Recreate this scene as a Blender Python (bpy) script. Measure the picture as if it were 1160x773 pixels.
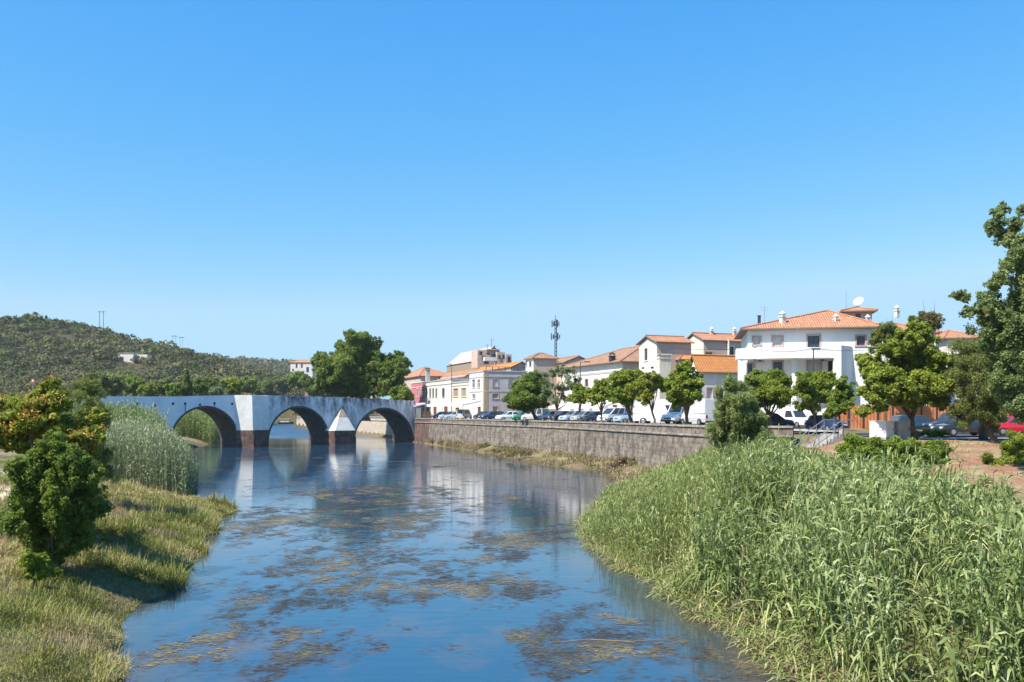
import bpy, math, random
import numpy as np
from mathutils import Vector

# ------------------------------------------------------------------ scene, camera, light
SC = bpy.context.scene
for o in list(bpy.data.objects):
    bpy.data.objects.remove(o)
COL = SC.collection
R = math.radians
EYE, FOC, HORX, HORY = 6.0, 1000.0, 580.0, 468.0     # eye height (m), focal length and horizon in photograph pixels

cd = bpy.data.cameras.new('camera')
cam = bpy.data.objects.new('camera', cd)
COL.objects.link(cam)
SC.camera = cam
cam.location = (0, 0, EYE)
cam.rotation_euler = (R(90), 0, 0)
cd.sensor_width = 36.0
cd.lens = 36.0 * FOC / 1160.0
cd.shift_y = (HORY - 386.5) / 1160.0
cd.clip_start, cd.clip_end = 0.1, 9000

SUN_EL = 52.0
SUN_H = Vector((-0.79, -0.61)).normalized()
world = bpy.data.worlds.new('World')
SC.world = world
world.use_nodes = True
wt = world.node_tree
bg = wt.nodes['Background']
sky = wt.nodes.new('ShaderNodeTexSky')
sky.sky_type = 'NISHITA'
sky.sun_disc = False
sky.sun_elevation = R(SUN_EL)
sky.sun_rotation = math.atan2(SUN_H.x, SUN_H.y)
sky.altitude = 0
sky.air_density = 1.0
sky.dust_density = 0.35
sky.ozone_density = 2.2
# the sky's own colour: a clear deep azure, each channel graded a little
sp = wt.nodes.new('ShaderNodeSeparateColor'); cb_ = wt.nodes.new('ShaderNodeCombineColor')
wt.links.new(sky.outputs[0], sp.inputs[0])
for i_, (a_, g_, cap_) in enumerate(((0.300, 1.67, 2.45), (1.22, 0.727, 3.95), (3.70, 0.20, 9.0))):
    pw = wt.nodes.new('ShaderNodeMath'); pw.operation = 'POWER'; pw.inputs[1].default_value = g_
    ml = wt.nodes.new('ShaderNodeMath'); ml.operation = 'MULTIPLY'; ml.inputs[1].default_value = a_
    wt.links.new(sp.outputs[i_], pw.inputs[0]); wt.links.new(pw.outputs[0], ml.inputs[0]); mn_ = wt.nodes.new('ShaderNodeMath'); mn_.operation = 'MINIMUM'; mn_.inputs[1].default_value = cap_
    wt.links.new(ml.outputs[0], mn_.inputs[0]); wt.links.new(mn_.outputs[0], cb_.inputs[i_])
wt.links.new(cb_.outputs[0], bg.inputs[0])
bg.inputs[1].default_value = 0.103

sd = bpy.data.lights.new('sun', 'SUN')
sun = bpy.data.objects.new('sun', sd)
COL.objects.link(sun)
sd.energy = 4.3
sd.angle = R(0.53)
sd.color = (1.0, 0.95, 0.87)
se = R(SUN_EL)
sdir = Vector((SUN_H.x * math.cos(se), SUN_H.y * math.cos(se), math.sin(se)))
sun.rotation_euler = sdir.to_track_quat('Z', 'Y').to_euler()
sun.location = (0, 0, 60)

SC.view_settings.view_transform = 'Standard'
SC.view_settings.look = 'None'
SC.view_settings.gamma = 1.0
SC.view_settings.use_curve_mapping = False
SC.view_settings.exposure = 0.92
SC.render.engine = 'CYCLES'
SC.cycles.max_bounces = 6
SC.cycles.diffuse_bounces = 2
SC.cycles.glossy_bounces = 3
SC.cycles.transparent_max_bounces = 8
SC.cycles.caustics_reflective = False
SC.cycles.caustics_refractive = False
SC.cycles.use_denoising = True

rng = np.random.default_rng(7)
random.seed(7)

# ------------------------------------------------------------------ helpers
def XZ(px, py, Y):
    return ((px - HORX) / FOC * Y, EYE - (py - HORY) / FOC * Y)
def PT(px, py, Y):
    x, z = XZ(px, py, Y)
    return np.array((x, Y, z))
def XAT(px, Y):
    return (px - HORX) / FOC * Y
def ZAT(py, Y):
    return EYE - (py - HORY) / FOC * Y

def tag(o, label=None, cat=None, group=None, kind=None):
    if label: o['label'] = label
    if cat: o['category'] = cat
    if group: o['group'] = group
    if kind: o['kind'] = kind
    return o
def thing(name, label, cat, loc=(0, 0, 0), rz=0.0, group=None):
    o = bpy.data.objects.new(name, None)
    o.empty_display_size = 0.3
    COL.objects.link(o)
    o.location = loc
    o.rotation_euler = (0, 0, rz)
    return tag(o, label, cat, group)
def bdir(p):
    return Vector((float(p[0]), float(p[1]), float(p[2])))

def link_mesh(name, me, parent=None, world_space=True):
    o = bpy.data.objects.new(name, me)
    COL.objects.link(o)
    if parent is not None:
        o.parent = parent
        if world_space:                       # the mesh was written in world coordinates: undo the parent's place
            off = Vector((0, 0, 0))
            p = parent
            while p is not None:
                off += p.location
                p = p.parent
            me.vertices.foreach_set('co', (np.array([v.co[:] for v in me.vertices], dtype=np.float32).reshape(-1, 3) - np.array(off[:], dtype=np.float32)).ravel()) if len(me.vertices) < 3000 else _shift(me, off)
    return o
def _shift(me, off):
    n = len(me.vertices)
    a = np.empty(n * 3, np.float32)
    me.vertices.foreach_get('co', a)
    a = a.reshape(-1, 3) - np.array(off[:], dtype=np.float32)
    me.vertices.foreach_set('co', a.ravel())

def quads_obj(name, V, F, mat, parent=None, tint=None, smooth=False, col=None, world_space=True):
    """big numpy mesh of quads"""
    V = np.asarray(V, np.float32); F = np.asarray(F, np.int32)
    me = bpy.data.meshes.new(name)
    me.vertices.add(len(V)); me.vertices.foreach_set('co', V.ravel())
    me.loops.add(F.size); me.loops.foreach_set('vertex_index', F.ravel())
    me.polygons.add(len(F))
    me.polygons.foreach_set('loop_start', np.arange(0, F.size, 4, dtype=np.int32))
    me.polygons.foreach_set('loop_total', np.full(len(F), 4, np.int32))
    if smooth:
        me.polygons.foreach_set('use_smooth', np.ones(len(F), bool))
    if tint is not None:
        a = me.attributes.new('tint', 'FLOAT', 'POINT')
        a.data.foreach_set('value', np.asarray(tint, np.float32))
    if col is not None:
        a = me.attributes.new('soil', 'FLOAT_COLOR', 'POINT')
        a.data.foreach_set('color', np.asarray(col, np.float32).ravel())
    me.update(calc_edges=True)
    me.materials.append(mat)
    return link_mesh(name, me, parent, world_space)

class MB:
    """collects faces and links them as one mesh with metre UVs"""
    def __init__(s):
        s.v = []; s.f = []; s.m = []
    def face(s, pts, m=0):
        b = len(s.v)
        s.v += [tuple(float(c) for c in p) for p in pts]
        s.f.append(tuple(range(b, b + len(pts)))); s.m.append(m)
        return s
    def mesh(s, V, F, m=0):
        b = len(s.v)
        s.v += [tuple(float(c) for c in p) for p in V]
        for f in F:
            s.f.append(tuple(b + i for i in f)); s.m.append(m)
        return s
    def box(s, c, size, rz=0.0, m=0, bev=0.0):
        hx, hy, hz = size[0] / 2, size[1] / 2, size[2] / 2
        cs, sn = math.cos(rz), math.sin(rz)
        def P(x, y, z): return (c[0] + x * cs - y * sn, c[1] + x * sn + y * cs, c[2] + z)
        V = [P(x, y, z) for z in (-hz, hz) for (x, y) in ((-hx, -hy), (hx, -hy), (hx, hy), (-hx, hy))]
        return s.mesh(V, [(3, 2, 1, 0), (4, 5, 6, 7), (0, 1, 5, 4), (1, 2, 6, 5), (2, 3, 7, 6), (3, 0, 4, 7)], m)
    def obox(s, o, du, dv, z0, z1, m=0):
        """box from ground corner o, edge vectors du, dv (xy) and heights"""
        o = np.array(o[:2]); du = np.array(du[:2]); dv = np.array(dv[:2])
        q = [o, o + du, o + du + dv, o + dv]
        if du[0] * dv[1] - du[1] * dv[0] < 0: q = q[::-1]
        V = [(p[0], p[1], z0) for p in q] + [(p[0], p[1], z1) for p in q]
        return s.mesh(V, [(3, 2, 1, 0), (4, 5, 6, 7), (0, 1, 5, 4), (1, 2, 6, 5), (2, 3, 7, 6), (3, 0, 4, 7)], m)
    def tube(s, p0, p1, r0, r1=None, n=8, m=0, cap=True):
        r1 = r0 if r1 is None else r1
        p0, p1 = bdir(p0), bdir(p1)
        d = (p1 - p0)
        if d.length < 1e-6: return s
        d.normalize()
        a = d.orthogonal().normalized(); b = d.cross(a)
        V = []
        for (p, r) in ((p0, r0), (p1, r1)):
            for i in range(n):
                t = 2 * math.pi * i / n
                V.append(tuple(p + (a * math.cos(t) + b * math.sin(t)) * r))
        F = [(i, (i + 1) % n, n + (i + 1) % n, n + i) for i in range(n)]
        if cap: F += [tuple(range(n))[::-1], tuple(range(n, 2 * n))]
        return s.mesh(V, F, m)
    def path(s, pts, rads, n=7, m=0):
        pts = [bdir(p) for p in pts]
        V = []; k = len(pts)
        up = None
        for j, p in enumerate(pts):
            d = (pts[min(j + 1, k - 1)] - pts[max(j - 1, 0)]).normalized()
            a = (d.orthogonal() if up is None else (up - d * up.dot(d)))
            if a.length < 1e-4: a = d.orthogonal()
            a.normalize(); up = a
            b = d.cross(a)
            for i in range(n):
                t = 2 * math.pi * i / n
                V.append(tuple(p + (a * math.cos(t) + b * math.sin(t)) * rads[j]))
        F = [(j * n + i, j * n + (i + 1) % n, (j + 1) * n + (i + 1) % n, (j + 1) * n + i) for j in range(k - 1) for i in range(n)]
        F += [tuple(range(n))[::-1], tuple(range((k - 1) * n, k * n))]
        return s.mesh(V, F, m)
    def lathe(s, c, prof, n=14, m=0):
        V = []
        for (r, z) in prof:
            for i in range(n):
                t = 2 * math.pi * i / n
                V.append((c[0] + r * math.cos(t), c[1] + r * math.sin(t), c[2] + z))
        k = len(prof)
        F = [(j * n + i, j * n + (i + 1) % n, (j + 1) * n + (i + 1) % n, (j + 1) * n + i) for j in range(k - 1) for i in range(n)]
        F += [tuple(range(n))[::-1], tuple(range((k - 1) * n, k * n))]
        return s.mesh(V, F, m)
    def build(s, name, mats, parent=None, smooth=False, world_space=True):
        if not isinstance(mats, (list, tuple)): mats = [mats]
        me = bpy.data.meshes.new(name)
        me.from_pydata(s.v, [], s.f)
        for mm in mats: me.materials.append(mm)
        me.polygons.foreach_set('material_index', s.m)
        if smooth: me.polygons.foreach_set('use_smooth', [True] * len(s.f))
        uv = me.uv_layers.new(name='UVMap')
        me.update()
        d = uv.data
        for p in me.polygons:
            n = p.normal
            if abs(n.z) > 0.97:
                for li in p.loop_indices:
                    co = me.vertices[me.loops[li].vertex_index].co
                    d[li].uv = (co.x, co.y)
            else:
                t = Vector((-n.y, n.x, 0)).normalized(); w = n.cross(t)
                for li in p.loop_indices:
                    co = me.vertices[me.loops[li].vertex_index].co
                    d[li].uv = (co.dot(t), co.dot(w) if n.z > 0.05 else co.z)
        return link_mesh(name, me, parent, world_space)

def copy_tree(o, parent=None):
    c = o.copy(); COL.objects.link(c)
    if parent is not None: c.parent = parent
    for ch in list(o.children): copy_tree(ch, c)
    return c

# ------------------------------------------------------------------ noise
def _h(ix, iy, seed):
    n = (ix.astype(np.int64) * 374761393 + iy.astype(np.int64) * 668265263 + seed * 1274126177) & 0x7fffffff
    n = ((n ^ (n >> 13)) * 1274126177) & 0x7fffffff
    return ((n ^ (n >> 16)) & 0xffff) / 65535.0
def vnoise(x, y, seed=0):
    x = np.asarray(x, float); y = np.asarray(y, float)
    ix = np.floor(x); iy = np.floor(y)
    fx = x - ix; fy = y - iy
    fx = fx * fx * (3 - 2 * fx); fy = fy * fy * (3 - 2 * fy)
    a = _h(ix, iy, seed); b = _h(ix + 1, iy, seed); c = _h(ix, iy + 1, seed); d = _h(ix + 1, iy + 1, seed)
    return (a * (1 - fx) + b * fx) * (1 - fy) + (c * (1 - fx) + d * fx) * fy
def fbm(x, y, seed=0, oct=4):
    s = 0; a = 0.5; t = 0
    for k in range(oct):
        s = s + a * vnoise(np.asarray(x) * 2 ** k, np.asarray(y) * 2 ** k, seed + k * 17); t += a; a *= 0.5
    return s / t
def sstep(x, a, b):
    t = np.clip((np.asarray(x, float) - a) / (b - a), 0, 1)
    return t * t * (3 - 2 * t)

# ------------------------------------------------------------------ materials
def mat_new(name):
    m = bpy.data.materials.new(name); m.use_nodes = True
    nt = m.node_tree
    return m, nt, nt.nodes, nt.links, nt.nodes['Principled BSDF']
def ramp(N, stops):
    r = N.new('ShaderNodeValToRGB')
    while len(r.color_ramp.elements) < len(stops): r.color_ramp.elements.new(0.5)
    for e, (p, c) in zip(r.color_ramp.elements, stops):
        e.position = p; e.color = (c[0], c[1], c[2], 1)
    return r
def noise(N, L, vec, scale, detail=4, rough=0.55, mapping=None):
    n = N.new('ShaderNodeTexNoise')
    n.inputs['Scale'].default_value = scale
    n.inputs['Detail'].default_value = detail
    n.inputs['Roughness'].default_value = rough
    if mapping:
        mp = N.new('ShaderNodeMapping'); mp.inputs['Scale'].default_value = mapping
        L.new(vec, mp.inputs[0]); L.new(mp.outputs[0], n.inputs['Vector'])
    else:
        L.new(vec, n.inputs['Vector'])
    return n
def mixc(N, L, f, a, b, mode='MIX'):
    x = N.new('ShaderNodeMix'); x.data_type = 'RGBA'; x.blend_type = mode
    for sock, val in ((x.inputs[0], f), (x.inputs[6], a), (x.inputs[7], b)):
        if hasattr(val, 'links'): L.new(val, sock)
        elif isinstance(val, (int, float)): sock.default_value = val
        else: sock.default_value = (val[0], val[1], val[2], 1)
    return x.outputs[2]

def pbr(name, c, rough=0.7, c2=None, scale=1.5, bump=0.0, metal=0.0, spec=0.5, dirt=None):
    """plain surface with large and small tone variation"""
    m, nt, N, L, b = mat_new(name)
    tc = N.new('ShaderNodeTexCoord')
    c2 = c2 or tuple(x * 0.82 for x in c)
    n = noise(N, L, tc.outputs['Object'], scale, 6, 0.62)
    r = ramp(N, [(0.35, c2), (0.62, c)])
    L.new(n.outputs[0], r.inputs[0])
    out = r.outputs[0]
    if dirt:
        n2 = noise(N, L, tc.outputs['UV'], 1.0, 5, 0.6, (1.6, 0.16, 1))
        r2 = ramp(N, [(0.5, (0, 0, 0)), (0.74, (1, 1, 1))])
        L.new(n2.outputs[0], r2.inputs[0])
        mu = N.new('ShaderNodeMath'); mu.operation = 'MULTIPLY'; mu.inputs[1].default_value = dirt[1]
        L.new(r2.outputs[0], mu.inputs[0])
        out = mixc(N, L, mu.outputs[0], out, dirt[0])
    L.new(out, b.inputs['Base Color'])
    b.inputs['Roughness'].default_value = rough
    b.inputs['Metallic'].default_value = metal
    b.inputs['Specular IOR Level'].default_value = spec
    if bump:
        bp = N.new('ShaderNodeBump'); bp.inputs['Strength'].default_value = bump; bp.inputs['Distance'].default_value = 0.03
        n3 = noise(N, L, tc.outputs['Object'], scale * 9, 4)
        L.new(n3.outputs[0], bp.inputs['Height']); L.new(bp.outputs[0], b.inputs['Normal'])
    return m

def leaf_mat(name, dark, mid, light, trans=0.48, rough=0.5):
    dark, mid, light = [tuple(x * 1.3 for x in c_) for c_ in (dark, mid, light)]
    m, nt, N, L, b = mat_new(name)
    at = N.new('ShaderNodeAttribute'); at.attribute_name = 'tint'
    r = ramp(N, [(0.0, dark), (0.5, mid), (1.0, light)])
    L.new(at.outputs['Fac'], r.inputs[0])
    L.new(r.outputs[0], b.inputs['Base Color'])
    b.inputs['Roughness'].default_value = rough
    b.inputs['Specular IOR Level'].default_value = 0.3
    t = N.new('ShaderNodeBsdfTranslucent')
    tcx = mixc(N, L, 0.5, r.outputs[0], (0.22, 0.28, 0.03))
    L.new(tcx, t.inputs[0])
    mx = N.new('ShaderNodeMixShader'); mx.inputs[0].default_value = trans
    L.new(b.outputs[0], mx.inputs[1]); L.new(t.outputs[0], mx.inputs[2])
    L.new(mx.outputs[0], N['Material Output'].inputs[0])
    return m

def roof_mat(name, c, c2, moss=(0.16, 0.13, 0.07), amt=.72):
    m, nt, N, L, b = mat_new(name)
    tc = N.new('ShaderNodeTexCoord')
    w = N.new('ShaderNodeTexWave'); w.wave_type = 'BANDS'; w.bands_direction = 'X'
    w.inputs['Scale'].default_value = 1.25; w.inputs['Distortion'].default_value = 0.3
    L.new(tc.outputs['UV'], w.inputs[0])
    br = N.new('ShaderNodeTexBrick')
    br.inputs['Scale'].default_value = 1.0
    br.inputs['Brick Width'].default_value = 0.25; br.inputs['Row Height'].default_value = 0.42; br.inputs['Mortar Size'].default_value = 0.02
    br.inputs['Color1'].default_value = (*c, 1); br.inputs['Color2'].default_value = (*c2, 1)
    br.inputs['Mortar'].default_value = (c2[0] * 0.6, c2[1] * 0.6, c2[2] * 0.6, 1)
    L.new(tc.outputs['UV'], br.inputs['Vector'])
    n = noise(N, L, tc.outputs['UV'], 0.7, 6, 0.65)
    rp = ramp(N, [(0.42, (0, 0, 0)), (0.72, (1, 1, 1))]); L.new(n.outputs[0], rp.inputs[0])
    mu = N.new('ShaderNodeMath'); mu.operation = 'MULTIPLY'; mu.inputs[1].default_value = amt; L.new(rp.outputs[0], mu.inputs[0])
    col = mixc(N, L, mu.outputs[0], br.outputs[0], moss)
    L.new(col, b.inputs['Base Color'])
    b.inputs['Roughness'].default_value = 0.85
    bp = N.new('ShaderNodeBump'); bp.inputs['Strength'].default_value = 0.8; bp.inputs['Distance'].default_value = 0.08
    L.new(w.outputs[1], bp.inputs['Height']); L.new(bp.outputs[0], b.inputs['Normal'])
    return m

def stone_mat(name, c, c2, streak, streak_amt=0.6, bw=0.7, rh=0.35, pale=None):
    """coursed masonry with vertical water streaks (UV in metres)"""
    m, nt, N, L, b = mat_new(name)
    tc = N.new('ShaderNodeTexCoord')
    br = N.new('ShaderNodeTexBrick'); br.inputs['Scale'].default_value = 1.0
    br.inputs['Brick Width'].default_value = bw; br.inputs['Row Height'].default_value = rh
    br.inputs['Mortar Size'].default_value = 0.025
    br.inputs['Color1'].default_value = (*c, 1); br.inputs['Color2'].default_value = (*c2, 1)
    br.inputs['Mortar'].default_value = (c[0] * 0.45, c[1] * 0.44, c[2] * 0.43, 1)
    nv = noise(N, L, tc.outputs['UV'], 2.2, 4)
    add = mixc(N, L, 0.14, tc.outputs['UV'], nv.outputs['Color'])
    L.new(add, br.inputs['Vector'])
    n1 = noise(N, L, tc.outputs['UV'], 1.0, 6, 0.65, (1.5, 0.14, 1))
    r1 = ramp(N, [(0.44, (0, 0, 0)), (0.66, (1, 1, 1))]); L.new(n1.outputs[0], r1.inputs[0])
    mu = N.new('ShaderNodeMath'); mu.operation = 'MULTIPLY'; mu.inputs[1].default_value = streak_amt; L.new(r1.outputs[0], mu.inputs[0])
    col = mixc(N, L, mu.outputs[0], br.outputs[0], streak)
    n2 = noise(N, L, tc.outputs['UV'], 0.9, 6, 0.7)
    r2 = ramp(N, [(0.47, (0, 0, 0)), (0.66, (1, 1, 1))]); L.new(n2.outputs[0], r2.inputs[0])
    mu2 = N.new('ShaderNodeMath'); mu2.operation = 'MULTIPLY'; mu2.inputs[1].default_value = 0.75; L.new(r2.outputs[0], mu2.inputs[0])
    col = mixc(N, L, mu2.outputs[0], col, pale or tuple(min(1, x * 1.6) for x in c))
    L.new(col, b.inputs['Base Color'])
    b.inputs['Roughness'].default_value = 0.9
    bp = N.new('ShaderNodeBump'); bp.inputs['Strength'].default_value = 0.7; bp.inputs['Distance'].default_value = 0.05
    n4 = noise(N, L, tc.outputs['UV'], 5, 5)
    L.new(n4.outputs[0], bp.inputs['Height']); L.new(bp.outputs[0], b.inputs['Normal'])
    return m

M = {}
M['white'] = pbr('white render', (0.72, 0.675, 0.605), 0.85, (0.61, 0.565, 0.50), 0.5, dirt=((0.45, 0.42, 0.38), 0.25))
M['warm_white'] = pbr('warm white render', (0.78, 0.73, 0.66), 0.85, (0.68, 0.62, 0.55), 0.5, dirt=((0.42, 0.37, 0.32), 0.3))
M['pink_shade'] = pbr('pinkish and shaded render', (0.55, 0.42, 0.345), 0.85, (0.47, 0.355, 0.29), 0.5, dirt=((0.36, 0.30, 0.26), 0.3))  # pinkish plaster; on end walls it holds their shade in its colour
M['shade_tone'] = pbr('pale lilac render', (0.52, 0.445, 0.42), 0.85, (0.45, 0.385, 0.365), 0.5, dirt=((0.36, 0.33, 0.33), 0.3))  # darker tone for a white wall, its shade put into the colour
M['cream'] = pbr('cream render', (0.74, 0.66, 0.52), 0.85, (0.66, 0.57, 0.44), 0.5, dirt=((0.4, 0.33, 0.25), 0.3))
M['ochre'] = pbr('ochre trim', (0.44, 0.32, 0.19), 0.85, (0.36, 0.25, 0.14), 0.8)
M['rose'] = pbr('rose red render', (0.55, 0.17, 0.19), 0.8, (0.48, 0.14, 0.16), 0.6)
M['rose_pale'] = pbr('pale rose render', (0.66, 0.33, 0.32), 0.8, (0.60, 0.28, 0.28), 0.6)
M['grey_trim'] = pbr('grey stone trim', (0.45, 0.43, 0.41), 0.85)
M['mauve_trim'] = pbr('mauve window surround', (0.50, 0.36, 0.34), 0.8)
M['shutter'] = pbr('pale shutter', (0.55, 0.50, 0.48), 0.6, (0.48, 0.43, 0.42), 6)
M['tan_shutter'] = pbr('tan shutter', (0.34, 0.27, 0.19), 0.6, (0.28, 0.22, 0.15), 6)
M['red_wood'] = pbr('red brown joinery', (0.22, 0.06, 0.04), 0.5)
M['dark_wood'] = pbr('dark joinery', (0.05, 0.045, 0.05), 0.5)
M['roof'] = roof_mat('terracotta roof tiles', (0.58, 0.27, 0.14), (0.46, 0.19, 0.09), (0.34, 0.18, 0.11))
M['roof_bright'] = roof_mat('bright orange roof tiles', (0.68, 0.28, 0.075), (0.58, 0.21, 0.055), (0.46, 0.19, 0.07))
M['roof_old'] = roof_mat('old mottled roof tiles', (0.50, 0.27, 0.15), (0.36, 0.18, 0.10), (0.20, 0.14, 0.09), .85)
M['roof_grey'] = pbr('grey sheet roof', (0.46, 0.42, 0.38), 0.75, (0.40, 0.36, 0.33), 0.6, dirt=((0.3, 0.26, 0.22), 0.4))
M['eave'] = pbr('eave boards', (0.24, 0.15, 0.10), 0.8)
M['metal'] = pbr('galvanised metal', (0.42, 0.44, 0.46), 0.42, metal=0.7, scale=4)
M['dark_metal'] = pbr('dark metal', (0.06, 0.065, 0.075), 0.5, metal=0.4, scale=4)
M['black'] = pbr('black rubber', (0.018, 0.018, 0.018), 0.85, scale=6)
M['bark'] = pbr('tree bark', (0.13, 0.10, 0.075), 0.95, (0.06, 0.048, 0.036), 5, bump=0.5)
M['bark_pale'] = pbr('pale tree bark', (0.24, 0.19, 0.14), 0.95, (0.13, 0.10, 0.07), 5, bump=0.5)
M['asphalt'] = pbr('asphalt', (0.06, 0.06, 0.06), 0.9, (0.045, 0.045, 0.046), 0.8)
M['paving'] = pbr('pale paving', (0.42, 0.39, 0.35), 0.9, (0.34, 0.31, 0.28), 0.9)
M['concrete'] = pbr('concrete', (0.42, 0.39, 0.36), 0.9, (0.30, 0.27, 0.24), 1.0, bump=0.3)
M['canvas'] = pbr('white awning canvas', (0.78, 0.75, 0.70), 0.8, (0.70, 0.66, 0.61), 1.2)
M['quay'] = stone_mat('quay masonry', (0.235, 0.188, 0.143), (0.15, 0.12, 0.096), (0.038, 0.032, 0.029), 0.92, pale=(0.36, 0.30, 0.235))
M['quay_pale'] = stone_mat('pale quay masonry', (0.50, 0.41, 0.32), (0.44, 0.36, 0.28), (0.20, 0.16, 0.13), 0.4, pale=(0.58, 0.50, 0.40))
M['coping'] = stone_mat('coping stone', (0.32, 0.275, 0.23), (0.26, 0.225, 0.19), (0.10, 0.085, 0.075), 0.4, 1.6, 0.6)
M['red_stone'] = stone_mat('red sandstone', (0.15, 0.082, 0.062), (0.085, 0.05, 0.042), (0.03, 0.024, 0.024), 0.7, 0.9, 0.42, pale=(0.24, 0.15, 0.105))
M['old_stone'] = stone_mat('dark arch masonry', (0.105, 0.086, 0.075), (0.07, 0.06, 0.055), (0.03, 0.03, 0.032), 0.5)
M['anchor'] = pbr('rusty iron', (0.06, 0.035, 0.03), 0.8)
def glass_mat():
    m, nt, N, L, b = mat_new('window glass')
    b.inputs['Base Color'].default_value = (0.035, 0.045, 0.06, 1)
    b.inputs['Roughness'].default_value = 0.08
    b.inputs['Specular IOR Level'].default_value = 0.7
    return m
M['glass'] = glass_mat()

def bridge_mat():
    m, nt, N, L, b = mat_new('weathered whitewash')
    tc = N.new('ShaderNodeTexCoord')
    n0 = noise(N, L, tc.outputs['UV'], 0.35, 5, 0.6)
    r0 = ramp(N, [(0.36, (0.68, 0.69, 0.71)), (0.62, (0.82, 0.82, 0.82))]); L.new(n0.outputs[0], r0.inputs[0])
    # rain streaks and lichen of the unpainted half (attribute weather: 0 fresh paint, 1 old)
    at = N.new('ShaderNodeAttribute'); at.attribute_name = 'weather'
    n1 = noise(N, L, tc.outputs['UV'], 1.0, 9, 0.78, (0.62, 0.17, 1))
    r1 = ramp(N, [(0.40, (0, 0, 0)), (0.57, (1, 1, 1))]); L.new(n1.outputs[0], r1.inputs[0])
    mu = N.new('ShaderNodeMath'); mu.operation = 'MULTIPLY'; L.new(r1.outputs[0], mu.inputs[0]); L.new(at.outputs['Fac'], mu.inputs[1]); mu.use_clamp = True
    col = mixc(N, L, mu.outputs[0], r0.outputs[0], (0.07, 0.066, 0.07))
    n2 = noise(N, L, tc.outputs['UV'], 2.6, 6, 0.7)
    r2 = ramp(N, [(0.55, (0, 0, 0)), (0.70, (1, 1, 1))]); L.new(n2.outputs[0], r2.inputs[0])
    mu2 = N.new('ShaderNodeMath'); mu2.operation = 'MULTIPLY'; mu2.inputs[1].default_value = 0.4; L.new(r2.outputs[0], mu2.inputs[0])
    mu3 = N.new('ShaderNodeMath'); mu3.operation = 'MULTIPLY'; L.new(mu2.outputs[0], mu3.inputs[0]); L.new(at.outputs['Fac'], mu3.inputs[1])
    col = mixc(N, L, mu3.outputs[0], col, (0.28, 0.22, 0.15))
    L.new(col, b.inputs['Base Color']); b.inputs['Roughness'].default_value = 0.9
    return m
M['bridge'] = bridge_mat()
M['cap'] = pbr('whitewashed cap', (0.80, 0.77, 0.72), 0.9, (0.70, 0.64, 0.55), 0.8)
M['cap_old'] = pbr('stained cap', (0.58, 0.47, 0.33), 0.9, (0.30, 0.22, 0.14), 2.2)

def terrain_mat():
    m, nt, N, L, b = mat_new('ground soil and turf')
    tc = N.new('ShaderNodeTexCoord')
    at = N.new('ShaderNodeAttribute'); at.attribute_name = 'soil'
    n = noise(N, L, tc.outputs['Object'], 1.3, 8, 0.7)
    r = ramp(N, [(0.3, (0.55, 0.55, 0.55)), (0.7, (1.35, 1.3, 1.25))]); L.new(n.outputs[0], r.inputs[0])
    col = mixc(N, L, 1.0, at.outputs['Color'], r.outputs[0], 'MULTIPLY')
    L.new(col, b.inputs['Base Color']); b.inputs['Roughness'].default_value = 0.95
    b.inputs['Specular IOR Level'].default_value = 0.15
    bp = N.new('ShaderNodeBump'); bp.inputs['Strength'].default_value = 0.8; bp.inputs['Distance'].default_value = 0.12
    n2 = noise(N, L, tc.outputs['Object'], 3.5, 6, 0.65)
    L.new(n2.outputs[0], bp.inputs['Height']); L.new(bp.outputs[0], b.inputs['Normal'])
    return m
M['terrain'] = terrain_mat()

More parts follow.
